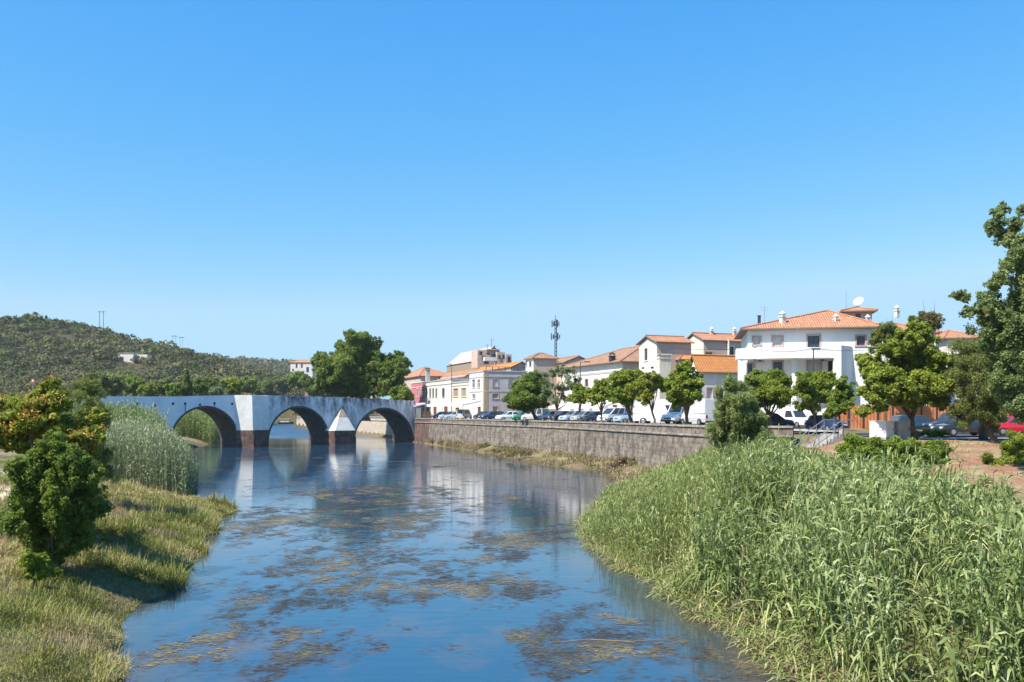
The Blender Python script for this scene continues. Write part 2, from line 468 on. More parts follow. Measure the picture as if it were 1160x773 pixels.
def water_mat():
    m, nt, N, L, b = mat_new('river water')
    tc = N.new('ShaderNodeTexCoord')
    n0 = noise(N, L, tc.outputs['Object'], 0.05, 4)
    r0 = ramp(N, [(0.35, (0.012, 0.060, 0.120)), (0.7, (0.022, 0.066, 0.10))]); L.new(n0.outputs[0], r0.inputs[0])
    # weed hanging just under the surface: soft brown patches
    nw = noise(N, L, tc.outputs['Object'], 1.0, 8, 0.68, (0.23, 0.16, 1))
    rw = ramp(N, [(0.50, (0, 0, 0)), (0.66, (1, 1, 1))]); L.new(nw.outputs[0], rw.inputs[0])
    mw = N.new('ShaderNodeMath'); mw.operation = 'MULTIPLY'; mw.inputs[1].default_value = 0.62; L.new(rw.outputs[0], mw.inputs[0])
    wcol = mixc(N, L, mw.outputs[0], r0.outputs[0], (0.115, 0.085, 0.075))
    sh = N.new('ShaderNodeAttribute'); sh.attribute_name = 'tint'
    wcol = mixc(N, L, sh.outputs['Fac'], wcol, (0.085, 0.068, 0.034))
    L.new(wcol, b.inputs['Base Color'])
    b.inputs['IOR'].default_value = 1.5
    b.inputs['Specular IOR Level'].default_value = 0.62
    # calm sheets and wind-ruffled bands
    nb = noise(N, L, tc.outputs['Object'], 1.0, 4, 0.6, (0.03, 0.09, 1))
    rb = ramp(N, [(0.42, (0.015, 0.015, 0.015)), (0.66, (0.08, 0.08, 0.08))]); L.new(nb.outputs[0], rb.inputs[0])
    sxyz = N.new('ShaderNodeSeparateXYZ'); L.new(tc.outputs['Object'], sxyz.inputs[0])
    far = N.new('ShaderNodeMapRange'); far.inputs['From Min'].default_value = 190; far.inputs['From Max'].default_value = 250; far.inputs['To Max'].default_value = .36
    L.new(sxyz.outputs['Y'], far.inputs['Value'])
    ra = N.new('ShaderNodeMath'); ra.operation = 'ADD'; L.new(rb.outputs[0], ra.inputs[0]); L.new(far.outputs[0], ra.inputs[1])
    L.new(ra.outputs[0], b.inputs['Roughness'])
    n1 = noise(N, L, tc.outputs['Object'], 1.0, 3, 0.5, (0.9, 2.6, 1))
    n2 = noise(N, L, tc.outputs['Object'], 1.0, 2, 0.5, (4.0, 9.0, 1))
    ad = N.new('ShaderNodeMath'); ad.operation = 'MULTIPLY_ADD'; ad.inputs[1].default_value = 0.25
    L.new(n2.outputs[0], ad.inputs[0]); L.new(n1.outputs[0], ad.inputs[2])
    bp = N.new('ShaderNodeBump'); bp.inputs['Strength'].default_value = 0.065; bp.inputs['Distance'].default_value = 0.10
    L.new(ad.outputs[0], bp.inputs['Height']); L.new(bp.outputs[0], b.inputs['Normal'])
    return m
M['water'] = water_mat()

G = (0.030, 0.052, 0.012); 
M['leaf_street'] = leaf_mat('street tree leaves', (0.078, 0.115, 0.014), (0.19, 0.245, 0.030), (0.36, 0.37, 0.055))
M['leaf_dense'] = leaf_mat('dense dark leaves', (0.045, 0.08, 0.014), (0.115, 0.17, 0.026), (0.22, 0.27, 0.045))
M['leaf_olive'] = leaf_mat('olive green leaves', (0.06, 0.078, 0.022), (0.145, 0.175, 0.048), (0.27, 0.275, 0.085))
M['leaf_blue'] = leaf_mat('bluish green leaves', (0.07, 0.11, 0.038), (0.175, 0.225, 0.082), (0.34, 0.36, 0.155))
M['leaf_pale'] = leaf_mat('pale feathery leaves', (0.07, 0.10, 0.045), (0.17, 0.215, 0.10), (0.33, 0.36, 0.22))
M['leaf_lime'] = leaf_mat('lime green leaves', (0.06, 0.10, 0.014), (0.15, 0.215, 0.025), (0.26, 0.32, 0.045))
M['leaf_dry'] = leaf_mat('brownish leaves', (0.08, 0.065, 0.03), (0.17, 0.14, 0.06), (0.27, 0.22, 0.10))
M['leaf_yellow'] = leaf_mat('yellow green leaves', (0.075, 0.11, 0.014), (0.20, 0.23, 0.026), (0.40, 0.36, 0.05))
M['seed'] = leaf_mat('orange seed heads', (0.30, 0.10, 0.03), (0.42, 0.20, 0.05), (0.50, 0.34, 0.08), 0.2)
M['scrub'] = leaf_mat('hill scrub', (0.040, 0.044, 0.016), (0.098, 0.097, 0.034), (0.19, 0.155, 0.066), 0.15, 0.8)
M['willow'] = leaf_mat('willow leaves', (0.09, 0.125, 0.035), (0.20, 0.25, 0.08), (0.36, 0.39, 0.16))
M['reed'] = leaf_mat('giant reed leaves', (0.070, 0.095, 0.026), (0.18, 0.225, 0.072), (0.37, 0.39, 0.19), 0.25, 0.42)
M['reed_fine'] = leaf_mat('common reed leaves', (0.09, 0.12, 0.032), (0.225, 0.265, 0.082), (0.42, 0.41, 0.175), 0.25, 0.5)
M['reed_pale'] = leaf_mat('pale grey green reed leaves', (0.12, 0.14, 0.07), (0.235, 0.265, 0.14), (0.40, 0.40, 0.25), 0.25, 0.5)
M['reed_dry'] = leaf_mat('dry reed litter', (0.125, 0.09, 0.047), (0.225, 0.17, 0.097), (0.33, 0.265, 0.16), 0.15, 0.7)
M['grass'] = leaf_mat('bank grass', (0.10, 0.115, 0.024), (0.215, 0.21, 0.052), (0.36, 0.29, 0.14), 0.25, 0.6)

# ------------------------------------------------------------------ the lie of the land
Lk = np.array([(-60, -3), (0, -5.6), (12, -7.4), (19.7, -8.9), (24.3, -10.4), (28.3, -11.6), (32, -12.0), (39.5, -13.4), (45.5, -15.2),
               (54, -17.3), (56.5, -18.6), (58.5, -21.5), (69, -24.9), (80, -29), (110, -40), (140, -52), (165, -57), (200, -65), (300, -88),
               (420, -120), (520, -160), (560, -215), (570, -300)], float)
Rk = np.array([(-60, 11), (0, 8), (12, 8), (19.7, 7.1), (27, 6.0), (35, 4.8), (42, 3.7), (46, 3.9), (55, 5.6), (70, 8.2), (80, 9.4), (88, 9.9), (92, 9.4),
               (96.8, 6.6), (102, 3.4), (114, 0.5), (132, -3.6), (144, -8.2), (176, -17.6), (186, -21.8), (214, -30.5), (250, -45), (290, -61.5),
               (390, -97), (480, -111), (525, -125), (545, -205), (552, -300)], float)
def ragged(K, amp, ymax, seed):
    ys = np.concatenate([np.arange(K[0, 0], ymax, .7), K[K[:, 0] > ymax, 0]])
    xs = np.interp(ys, K[:, 0], K[:, 1])
    xs = xs + amp * ((fbm(ys / 3.4, ys * 0 + .5, seed, 4) - .5) * 2.4) * (1 - sstep(ys, ymax - 12, ymax)) * sstep(ys, 5, 14)
    return np.stack([ys, xs], 1)
Lk = ragged(Lk, 1.0, 70, 101); Rk = ragged(Rk, .8, 80, 105)
def XL(Y): return np.interp(Y, Lk[:, 0], Lk[:, 1])
def XR(Y): return np.interp(Y, Rk[:, 0], Rk[:, 1])
WALL = np.array([(22.4, 70.4), (16, 73), (13.6, 83), (11.2, 93), (9.2, 102), (6.7, 112), (1.6, 126), (-4.2, 140), (-10.2, 156), (-15.9, 171)], float)
WALL_B = np.array([(-20.6, 185), (-29, 214), (-43.5, 250), (-60, 290), (-95, 390)], float)
TOWN = np.array([(23.2, 66), (24.6, 59.5), (28, 57.6), (60, 56.5), (500, 55), (500, 900), (-115, 900), (-95, 390), (-60, 290), (-43.5, 250), (-29, 214), (-20.6, 185)]
                + [tuple(p) for p in WALL[::-1]], float)
# bridge frame: s along the bridge, n towards the camera
BO = np.array((-46.3, 157.0)); BD = np.array((0.70711, 0.70711)); BN = np.array((0.70711, -0.70711))
def BP(s, n, z): p = BO + BD * s + BN * n; return (p[0], p[1], z)

def seg_dist(X, Y, pts, closed=False):
    d = np.full(X.shape, 1e9)
    k = len(pts)
    for i in range(k if closed else k - 1):
        a = pts[i]; b = pts[(i + 1) % k]
        vx, vy = b[0] - a[0], b[1] - a[1]
        t = np.clip(((X - a[0]) * vx + (Y - a[1]) * vy) / (vx * vx + vy * vy), 0, 1)
        d = np.minimum(d, np.hypot(X - a[0] - t * vx, Y - a[1] - t * vy))
    return d
def in_poly(X, Y, pts):
    c = np.zeros(X.shape, bool); k = len(pts); j = k - 1
    for i in range(k):
        xi, yi = pts[i]; xj, yj = pts[j]
        hit = ((yi > Y) != (yj > Y)) & (X < (xj - xi) * (Y - yi) / ((yj - yi) if yj != yi else 1e-9) + xi)
        c ^= hit; j = i
    return c
def street_z(X, Y):
    return 4.3 + 0.45 * sstep(Y, 76, 92)
CREST_X = np.array([-900, -480, -420, -348, -336, -324, -306, -282, -258, -228, -204, -186, -165, -140, -110, -60], float)
CREST_Z = np.array([38, 60, 64, 66, 66.5, 67, 65.5, 61, 56, 49.5, 42, 36.5, 29, 19, 9, 0], float)
def hill(X, Y):
    h = np.interp(X, CREST_X, CREST_Z) * sstep(Y, 300, 610) * (1 - 0.6 * sstep(Y, 640, 1100))
    h = h * (0.93 + 0.14 * fbm(X / 60, Y / 60, 3, 3) - 0.07 + 0.0)
    far = 84 * np.exp(-((X + 395) / 150.0) ** 2) * sstep(Y, 900, 1400) * (1 - 0.5 * sstep(Y, 1500, 2200))
    knoll = 18 * np.exp(-((X + 108) / 32.0) ** 2 - ((Y - 470) / 60.0) ** 2)
    return np.maximum(np.maximum(h, 0), far * (0.92 + 0.16 * fbm(X / 90, Y / 90, 5, 3))) + knoll * (X < 1e9)
RkP = Rk[:, ::-1].copy(); LkP = Lk[:, ::-1].copy()
def tz(X, Y, raw=False):
    X = np.asarray(X, float); Y = np.asarray(Y, float)
    xl, xr = XL(Y), XR(Y)
    dL = seg_dist(X, Y, LkP); dR = seg_dist(X, Y, RkP)
    beyond = Y > 548
    river = (X > xl) & (X < xr) & (~beyond | (X < -180))
    left = (X <= xl)
    d = np.minimum(dL, dR)
    z = np.where(river, -0.15 - 0.3 * np.minimum(d, 5), 0.0)
    zl = 2.1 * (1 - np.exp(-d / 5.0)) + 0.9 * sstep(d, 8, 40) + (fbm(X / 2.6, Y / 2.6, 11, 3) - 0.5) * 1.0 * sstep(d, 0.2, 4) + hill(X, Y)
    # embankment carrying the road to the bridge
    s = (X - BO[0]) * BD[0] + (Y - BO[1]) * BD[1]; n = (X - BO[0]) * BN[0] + (Y - BO[1]) * BN[1]
    emb = 7.7 * (1 - sstep(np.abs(n + 3.2), 3.5, 12)) * (1 - sstep(s, -37, -27))
    zl = np.maximum(zl, emb)
    inT = in_poly(X, Y, TOWN); dT = seg_dist(X, Y, TOWN, True)
    t = dR / (dR + dT + 1e-6)
    zs = street_z(X, Y)
    z_wall = 0.05 + 0.95 * t ** 0.8 + (fbm(X / 2, Y / 2, 8, 3) - 0.5) * 0.35 * t
    z_slope = 4.15 * t ** 0.85 + (fbm(X / 2.5, Y / 2.5, 9, 3) - 0.5) * 0.5 * sstep(t, 0.05, 0.4) * (1 - sstep(t, 0.8, 1))
    wgt = sstep(Y, 64, 74)
    zr = np.where(inT, z_slope * 0 + (zs - 0.12) * sstep(dT, 0.25, 1.3) + (1 - sstep(dT, 0.25, 1.3)) * np.where(Y > 69, 0.9, zs - 0.12),
                  z_slope * (1 - wgt) + z_wall * wgt)
    zr = zr + hill(X, Y) * sstep(Y, 420, 480)
    z = np.where(river, z, np.where(left, zl, zr))
    z = np.where(beyond & (X >= -180), np.maximum(z, 1.2 + hill(X, Y)), z)
    return z
def tz1(x, y): return float(tz(np.array([x]), np.array([y]))[0])
def hit(px, py, Y0=12.0, Y1=1600.0):
    """first ground point seen at a photograph pixel"""
    Y = np.geomspace(Y0, Y1, 4000)
    X = XAT(px, Y); Z = ZAT(py, Y)
    k = np.argmax(Z <= tz(X, Y))
    return X[k], Y[k], float(tz(X[k:k + 1], Y[k:k + 1])[0])

def make_terrain():
    Yr = np.concatenate([np.linspace(-60, 10, 24), np.geomspace(10.4, 700, 430), np.geomspace(715, 8000, 60)])
    U = np.concatenate([-np.geomspace(9, 0.86, 26), np.linspace(-0.85, 0.85, 380), np.geomspace(0.86, 9, 26)])
    YY, UU = np.meshgrid(Yr, U, indexing='ij')
    XX = UU * (np.maximum(YY, 0) + 26)
    Z = tz(XX, YY)
    nr, nc = XX.shape
    V = np.stack([XX, YY, Z], -1).reshape(-1, 3)
    i = np.arange(nr - 1)[:, None] * nc + np.arange(nc - 1)[None, :]
    F = np.stack([i, i + 1, i + nc + 1, i + nc], -1).reshape(-1, 4)
    x, y, z = V[:, 0], V[:, 1], V[:, 2]
    dw = np.minimum(seg_dist(x, y, LkP), seg_dist(x, y, RkP))
    left = x < (XL(y) + XR(y)) / 2
    n1 = fbm(x / 5, y / 5, 21, 4); n2 = fbm(x / 1.5, y / 1.5, 22, 4)
    def C(a): return np.array(a, float)[None, :]
    def mix(a, b, t): return a * (1 - t[:, None]) + b * t[:, None]
    col = np.repeat(C((0.15, 0.135, 0.06)), len(x), 0)
    col = mix(col, C((0.26, 0.21, 0.12)), sstep(n1, 0.4, 0.65))
    col = mix(col, C((0.09, 0.11, 0.03)), sstep(n2, 0.5, 0.7) * 0.7)
    mud = 1 - sstep(dw, 0.4, 2.2)
    col = mix(col, C((0.17, 0.12, 0.075)), mud * 0.8)
    hl = sstep(y, 300, 360)
    col = mix(col, mix(np.repeat(C((0.085, 0.075, 0.035)), len(x), 0), C((0.17, 0.115, 0.075)), sstep(fbm(x / 25, y / 25, 31, 4), 0.45, 0.65)), hl)
    slope = (~left) * sstep(y, 36, 44) * (1 - sstep(y, 66, 70)) * sstep(x, 15, 19)
    red = mix(np.repeat(C((0.30, 0.165, 0.105)), len(x), 0), C((0.30, 0.235, 0.13)), sstep(n2, 0.45, 0.65))
    col = mix(col, red, slope)
    path = left * np.exp(-((x + 25.5 + (y - 44) * 0.35) / 3.2) ** 2) * sstep(y, 30, 38) * (1 - sstep(y, 60, 75))
    col = mix(col, C((0.62, 0.52, 0.40)), np.clip(path * 1.6, 0, 1))
    redL = left * sstep(x, -19, -17) * 0 + left * np.exp(-((x + 19.5) / 2.0) ** 2) * sstep(y, 24, 30) * (1 - sstep(y, 46, 52))
    col = mix(col, C((0.38, 0.20, 0.12)), np.clip(redL, 0, 0.8))
    o = quads_obj('ground', V, F, M['terrain'], smooth=True, col=np.concatenate([col, np.ones((len(x), 1))], 1))
    tag(o, 'earth and grass banks, town ground and scrub hill in one sheet', 'ground', kind='structure')
make_terrain()

Yr = np.concatenate([[-60, 0, 8], np.geomspace(11, 180, 150), np.geomspace(190, 700, 30)]); U = np.linspace(-1.1, .5, 200)
YY, UU = np.meshgrid(Yr, U, indexing='ij'); XX = UU * (np.maximum(YY, 0) + 20)
i = np.arange(len(Yr) - 1)[:, None] * 200 + np.arange(199)[None, :]
dr = seg_dist(XX, YY, RkP); dl = seg_dist(XX, YY, LkP)
shal = np.clip(np.exp(-(dr / 1.6) ** 1.3) * .95 + np.exp(-(dl / .8) ** 1.3) * .6, 0, 1) * (.5 + fbm(XX / 1.5, YY / 2, 111, 3))
# the bank by the quay is shallow and muddy
o = quads_obj('river_water', np.stack([XX, YY, XX * 0], -1).reshape(-1, 3), np.stack([i, i + 1, i + 201, i + 200], -1).reshape(-1, 4), M['water'], tint=np.clip(shal, 0, 1).ravel(), smooth=True)
tag(o, 'calm blue river under the old bridge', 'river', kind='structure')

# ------------------------------------------------------------------ street behind the quay
def offset(pts, off):
    pts = np.asarray(pts, float); out = []
    for i in range(len(pts)):
        a = pts[max(i - 1, 0)]; b = pts[min(i + 1, len(pts) - 1)]
        d = (b - a) / np.linalg.norm(b - a)
        out.append(pts[i] + np.array((d[1], -d[0])) * off)
    return np.array(out)
def dense(pts, step=3.0):
    pts = np.asarray(pts, float); out = [pts[0]]
    for a, b in zip(pts[:-1], pts[1:]):
        k = max(1, int(np.linalg.norm(b - a) / step))
        for j in range(1, k + 1): out.append(a + (b - a) * j / k)
    return np.array(out)
QUAY = np.concatenate([WALL[1:], [(-20.6, 183.5)], WALL_B[1:]])
def smooth_line(pts, k=3):
    p = dense(pts, 4.0)
    for _ in range(k):
        q = p.copy(); q[1:-1] = (p[:-2] + 2 * p[1:-1] + p[2:]) / 4; p = q
    return p
QS = smooth_line(QUAY)
# town side is to the right of the direction of travel (towards the far end)
def ribbon(name, line, o0, o1, dz, mat, label, cat):
    a = offset(line, o0); b = offset(line, o1)
    mb = MB()
    za = street_z(a[:, 0], a[:, 1]) + dz; zb = street_z(b[:, 0], b[:, 1]) + dz
    for i in range(len(a) - 1):
        mb.face([(a[i][0], a[i][1], za[i]), (b[i][0], b[i][1], zb[i]), (b[i + 1][0], b[i + 1][1], zb[i + 1]), (a[i + 1][0], a[i + 1][1], za[i + 1])])
    return tag(mb.build(name, mat), label, cat, kind='structure')
ribbon('promenade', QS, 0.9, 3.4, 0.06, M['paving'], 'pale paved strip along the top of the quay', 'promenade')
ribbon('car_park', QS, 3.4, 9.6, 0.0, M['asphalt'], 'asphalt parking row behind the promenade trees', 'road')
ribbon('pavement', QS, 9.6, 13.5, 0.1, M['paving'], 'pavement in front of the riverside houses', 'pavement')
mb = MB()
for (x0, x1, y0, y1) in ((24.5, 70, 60.2, 62.0),):
    mb.face([(x0, y0, 4.23), (x1, y0, 4.23), (x1, y1, 4.23), (x0, y1, 4.23)])
tag(mb.build('footpath', pbr('pale footpath', (0.62, 0.57, 0.50), 0.9)), 'pale footpath at the top of the red earth slope', 'path', kind='structure')
mb = MB(); mb.face([(25, 66, 4.24), (80, 66, 4.24), (80, 82, 4.24), (27, 82, 4.24)])
tag(mb.build('road', M['asphalt']), 'asphalt road in front of the orange hoarding', 'road', kind='structure')

# quay walls
def quay(name, line, mat, label, top=4.8, base=-0.8, batter=0.4, cope=True):
    t = thing(name, label, 'quay wall', (float(line[0][0]), float(line[0][1]), 0))
    k = len(line)
    f_top = offset(line, 0); f_bot = offset(line, -batter); b_top = offset(line, 0.9)
    mb = MB()
    L = 0
    for i in range(k - 1):
        a0, a1 = f_bot[i], f_bot[i + 1]; b0, b1 = f_top[i], f_top[i + 1]; c0, c1 = b_top[i], b_top[i + 1]
        z0 = street_z(*line[i]) + 0.05 if top is None else top; z1 = z0
        mb.face([(a0[0], a0[1], base), (a1[0], a1[1], base), (b1[0], b1[1], top), (b0[0], b0[1], top)][::-1])
        mb.face([(b0[0], b0[1], top), (b1[0], b1[1], top), (c1[0], c1[1], top), (c0[0], c0[1], top)][::-1])
        mb.face([(c0[0], c0[1], top), (c1[0], c1[1], top), (c1[0], c1[1], top - 2), (c0[0], c0[1], top - 2)][::-1])
    for i in (0, k - 1):
        mb.face([(f_bot[i][0], f_bot[i][1], base), (f_top[i][0], f_top[i][1], top), (b_top[i][0], b_top[i][1], top), (b_top[i][0], b_top[i][1], base)])
    mb.build('masonry', mat, t)
    if cope:
        mc = MB(); ms = MB()
        for (m_, o0, o1, z0, z1) in ((mc, -0.10, 0.75, top + 0.003, top + 0.16), (ms, -0.20, 0.5, top - 0.75, top - 0.58)):
            p = offset(line, o0); q = offset(line, o1)
            for i in range(k - 1):
                A = [(p[i][0], p[i][1]), (p[i + 1][0], p[i + 1][1]), (q[i + 1][0], q[i + 1][1]), (q[i][0], q[i][1])]
                m_.face([(x, y, z1) for x, y in A][::-1])
                m_.face([(A[0][0], A[0][1], z0), (A[1][0], A[1][1], z0), (A[1][0], A[1][1], z1), (A[0][0], A[0][1], z1)][::-1])
                m_.face([(x, y, z0) for x, y in A])
            for i in (0, k - 1):
                m_.face([(p[i][0], p[i][1], z0), (p[i][0], p[i][1], z1), (q[i][0], q[i][1], z1), (q[i][0], q[i][1], z0)])
        mc.build('coping', M['coping'], t); ms.build('string_course', M['coping'], t)
    return t
quay('quay_wall', np.concatenate([WALL[:1], smooth_line(WALL[1:])]), M['quay'], 'long stained stone river wall along the right bank below the parked cars')
quay('quay_wall', np.array([(-15.9, 171.0), (-19.9, 181.6)]), M['red_stone'], 'short reddish stone wall between the bridge end and the long quay wall', top=4.79, batter=0.25)
quay('quay_wall', smooth_line(WALL_B), M['quay_pale'], 'pale quay wall seen through the bridge arches beyond', top=4.7, batter=0.5)

# ------------------------------------------------------------------ bridge
def make_bridge():
    t = thing('stone_bridge', 'old whitewashed stone bridge of round arches across the river', 'bridge', BP(0, 0, 0))
    W = 6.6
    arches = [(-8.6, 6.0, 6.05, 0.85), (9.65, 6.25, 6.15, 0.82), (29.15, 7.15, 6.5, 0.25), (-27.6, 5.5, 5.4, 1.3)]
    S0, S1 = -42.0, 37.2
    topx = np.array([-60, -25, -14, -3, 3, 12, 19, 30, 40]); topz = np.array([8.55, 8.62, 8.75, 9.15, 9.2, 9.12, 9.0, 8.72, 8.4])
    ss = set(np.linspace(S0, S1, 150).tolist())
    for (c, a, h, zc) in arches:
        for k in range(41): ss.add(c - a * math.cos(math.pi * k / 40))
    ss = sorted(ss)
    ss = [s for i, s in enumerate(ss) if i == 0 or s - ss[i - 1] > 1e-4]
    def zb(s):
        for (c, a, h, zc) in arches:
            if abs(s - c) < a - 1e-6:
                return zc + h * math.sqrt(max(0, 1 - ((s - c) / a) ** 2))
        return -1.2
    def zt(s): return float(np.interp(s, topx, topz)) + 0.03 * math.sin(s * 2.3) * (s > 3) + 0.025 * math.sin(s * 5.1 + 1) * (s > 3)
    mb = MB()
    for s0, s1 in zip(ss[:-1], ss[1:]):
        mid = (s0 + s1) / 2
        arch = zb(mid) > -1
        b0 = zb(s0) if (arch and zb(s0) > -1) else (None if arch else -1.2)
        b1 = zb(s1) if (arch and zb(s1) > -1) else (None if arch else -1.2)
        if arch:
            for (c, a, h, zc) in arches:
                if abs(mid - c) < a:
                    b0 = zc if b0 is None else b0; b1 = zc if b1 is None else b1
        t0, t1 = zt(s0), zt(s1)
        mb.face([BP(s0, 0, b0), BP(s1, 0, b1), BP(s1, 0, t1), BP(s0, 0, t0)], 0)
        mb.face([BP(s1, -W, b1), BP(s0, -W, b0), BP(s0, -W, t0), BP(s1, -W, t1)], 0)
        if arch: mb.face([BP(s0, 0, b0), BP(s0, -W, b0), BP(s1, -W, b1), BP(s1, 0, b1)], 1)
        mb.face([BP(s0, 0, t0), BP(s1, 0, t1), BP(s1, -0.42, t1), BP(s0, -0.42, t0)], 0)
        mb.face([BP(s0, -0.42, t0), BP(s1, -0.42, t1), BP(s1, -0.42, t1 - 1), BP(s0, -0.42, t0 - 1)], 0)
        mb.face([BP(s0, -0.42, t0 - 1), BP(s1, -0.42, t1 - 1), BP(s1, -W + 0.42, t1 - 1), BP(s0, -W + 0.42, t0 - 1)], 2)
        mb.face([BP(s0, -W + 0.42, t0 - 1), BP(s1, -W + 0.42, t1 - 1), BP(s1, -W + 0.42, t1), BP(s0, -W + 0.42, t0)], 0)
        mb.face([BP(s0, -W + 0.42, t0), BP(s1, -W + 0.42, t1), BP(s1, -W, t1), BP(s0, -W, t0)], 0)
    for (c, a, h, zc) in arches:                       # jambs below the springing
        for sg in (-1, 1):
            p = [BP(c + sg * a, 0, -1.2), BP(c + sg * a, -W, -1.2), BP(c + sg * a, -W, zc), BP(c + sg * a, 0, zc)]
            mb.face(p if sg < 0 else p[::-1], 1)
    mb.face([BP(S1, 0, -1.2), BP(S1, -W, -1.2), BP(S1, -W, zt(S1)), BP(S1, 0, zt(S1))], 0)
    # the piers reach down between the arches: faces already start at -1.2 there
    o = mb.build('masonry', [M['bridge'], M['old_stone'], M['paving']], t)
    at = o.data.attributes.new('weather', 'FLOAT', 'POINT')
    n = len(o.data.vertices); co = np.empty(n * 3, np.float32); o.data.vertices.foreach_get('co', co); co = co.reshape(-1, 3)
    s = co[:, 0] * BD[0] + co[:, 1] * BD[1]
    at.data.foreach_set('value', (0.04 + (0.16 + 0.84 * np.clip((co[:, 2] - 5.5) / 3.2, 0, 1)) * (s > 3.3)).astype(np.float32))
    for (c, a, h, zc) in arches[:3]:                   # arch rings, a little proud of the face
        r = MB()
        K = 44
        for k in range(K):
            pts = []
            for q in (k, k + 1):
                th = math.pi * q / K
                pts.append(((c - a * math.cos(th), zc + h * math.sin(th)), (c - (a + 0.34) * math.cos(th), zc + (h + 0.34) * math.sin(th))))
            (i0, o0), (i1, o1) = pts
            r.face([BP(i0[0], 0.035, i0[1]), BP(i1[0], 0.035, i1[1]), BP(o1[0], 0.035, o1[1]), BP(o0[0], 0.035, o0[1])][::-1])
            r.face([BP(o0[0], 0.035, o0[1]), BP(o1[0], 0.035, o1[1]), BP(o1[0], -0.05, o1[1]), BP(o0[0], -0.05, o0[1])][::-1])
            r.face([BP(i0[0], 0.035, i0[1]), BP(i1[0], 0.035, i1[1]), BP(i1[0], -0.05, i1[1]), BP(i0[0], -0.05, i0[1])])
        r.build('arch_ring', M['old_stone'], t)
    # full height pointed cutwater beside the first arch
    def wedge(sa, sap, sb, p, z0, z1, lean=0.0):
        w = MB()
        A0, P0, B0 = (sa, 0.004), (sap, p), (sb, 0.004)
        A1, P1, B1 = (sa - lean, 0.004), (sap - lean * .5, p), (sb, 0.004)
        w.face([BP(*A0, z0), BP(*P0, z0), BP(*P1, z1), BP(*A1, z1)])
        w.face([BP(*P0, z0), BP(*B0, z0), BP(*B1, z1), BP(*P1, z1)])
        w.face([BP(*A1, z1), BP(*P1, z1), BP(*B1, z1)])
        return w
    wedge(-3.0, -0.9, 3.3, 2.1, 2.95, 9.13, 0.35).build('cutwater', M['cap'], t)
    f = wedge(-3.1, -0.9, 3.38, 2.35, -1.0, 2.9)
    f.build('footing', M['red_stone'], t)
    # second cutwater: low block with a sloped pyramid cap
    c0, c1, p, zb_, zt_ = 15.3, 21.7, 1.9, 2.65, 7.15
    w = MB()
    ap = (18.9, 0.06)
    e = [(c0, 0.004), (c0 + 0.9, p), (c1 - 0.9, p), (c1, 0.004)]
    cm = (c0 + c1) / 2
    zq = zb_ + (zt_ - zb_) * 0.55
    def lerp(a, b, u): return (a[0] + (b[0] - a[0]) * u, a[1] + (b[1] - a[1]) * u)
    for a_, b_ in zip(e[:-1], e[1:]):
        a1, b1 = lerp(a_, ap, .55), lerp(b_, ap, .55)
        w.face([BP(*a_, zb_), BP(*b_, zb_), BP(*b1, zq), BP(*a1, zq)], 0)
        w.face([BP(*a1, zq), BP(*b1, zq), BP(*ap, zt_)], 1)
    w.build('cutwater', [M['cap'], M['cap_old']], t)
    w = MB()
    for z0, z1, g in ((-1.0, 1.3, 0.16), (1.3, 2.64, 0.0)):
        ee = [(c0 - g, 0.004), (c0 + 0.8, p + g), (c1 - 0.8, p + g), (c1 + g, 0.004)]
        for a_, b_ in zip(ee[:-1], ee[1:]): w.face([BP(*a_, z0), BP(*b_, z0), BP(*b_, z1), BP(*a_, z1)])
        w.face([BP(*q, z1) for q in ee])
    w.build('footing', M['red_stone'], t)
    # iron tie anchors
    for (px, py) in ((155.5, 457.5), (175.5, 459.5), (196, 457.5), (209.8, 457.5), (226.5, 458.5), (243, 457.2), (263, 457.8), (294, 456.5)):
        a = (px - HORX) / 1000; s = (a * BO[1] - BO[0]) / (BD[0] - a * BD[1])
        Y = BO[1] + BD[1] * s; z = ZAT(py, Y)
        r = MB()
        r.tube(BP(s, 0.004, z), BP(s, 0.09, z), 0.24, 0.16, 8)
        if px in (209.8, 243): r.obox(BP(s - 0.05, 0.003, 0)[:2], BD * 0.1, BN * 0.05, z - (1.35 if px < 220 else 0.9), z - 0.2)
        r.build('tie_anchor', M['anchor'], t)
make_bridge()
# low white wall and stone block at the bridge's town end
BE = np.array(BP(37.3, 0, 0)[:2])
t = thing('parapet_wall', 'short white wall at the town end of the bridge', 'wall', (BE[0], BE[1], 4.5))
mb = MB(); mb.obox(BE + BD * 0.02, BD * 1.3, -BN * 0.5, 3.9, 7.0); mb.build('wall', M['white'], t)
mb = MB(); mb.obox(BE - BD * 0.03 + BN * 0.06, BD * 1.42, -BN * 0.62, 7.002, 7.12); mb.build('coping', M['grey_trim'], t)
t = thing('stone_plinth', 'low tan stone plinth beside the white wall end', 'plinth', (BE[0] + 2.6, BE[1], 4.7))
o = BE + BD * 1.9 - BN * 0.4
mb = MB(); mb.obox(o, BD * 2.6, -BN * 1.0, 4.4, 5.7); mb.build('base', M['quay_pale'], t)
mb = MB(); mb.obox(o + BD * 0.3, BD * 2.0, -BN * 0.8, 5.703, 6.3); mb.build('block', pbr('tan stone', (0.48, 0.33, 0.22), .9), t)

# ------------------------------------------------------------------ houses
FU = np.array((-0.36, 0.933)); EV = np.array((0.933, 0.36))         # along the river front, and away from the river
def along(C, d, px):
    a = (px - HORX) / FOC
    return (a * C[1] - C[0]) / (d[0] - a * d[1])

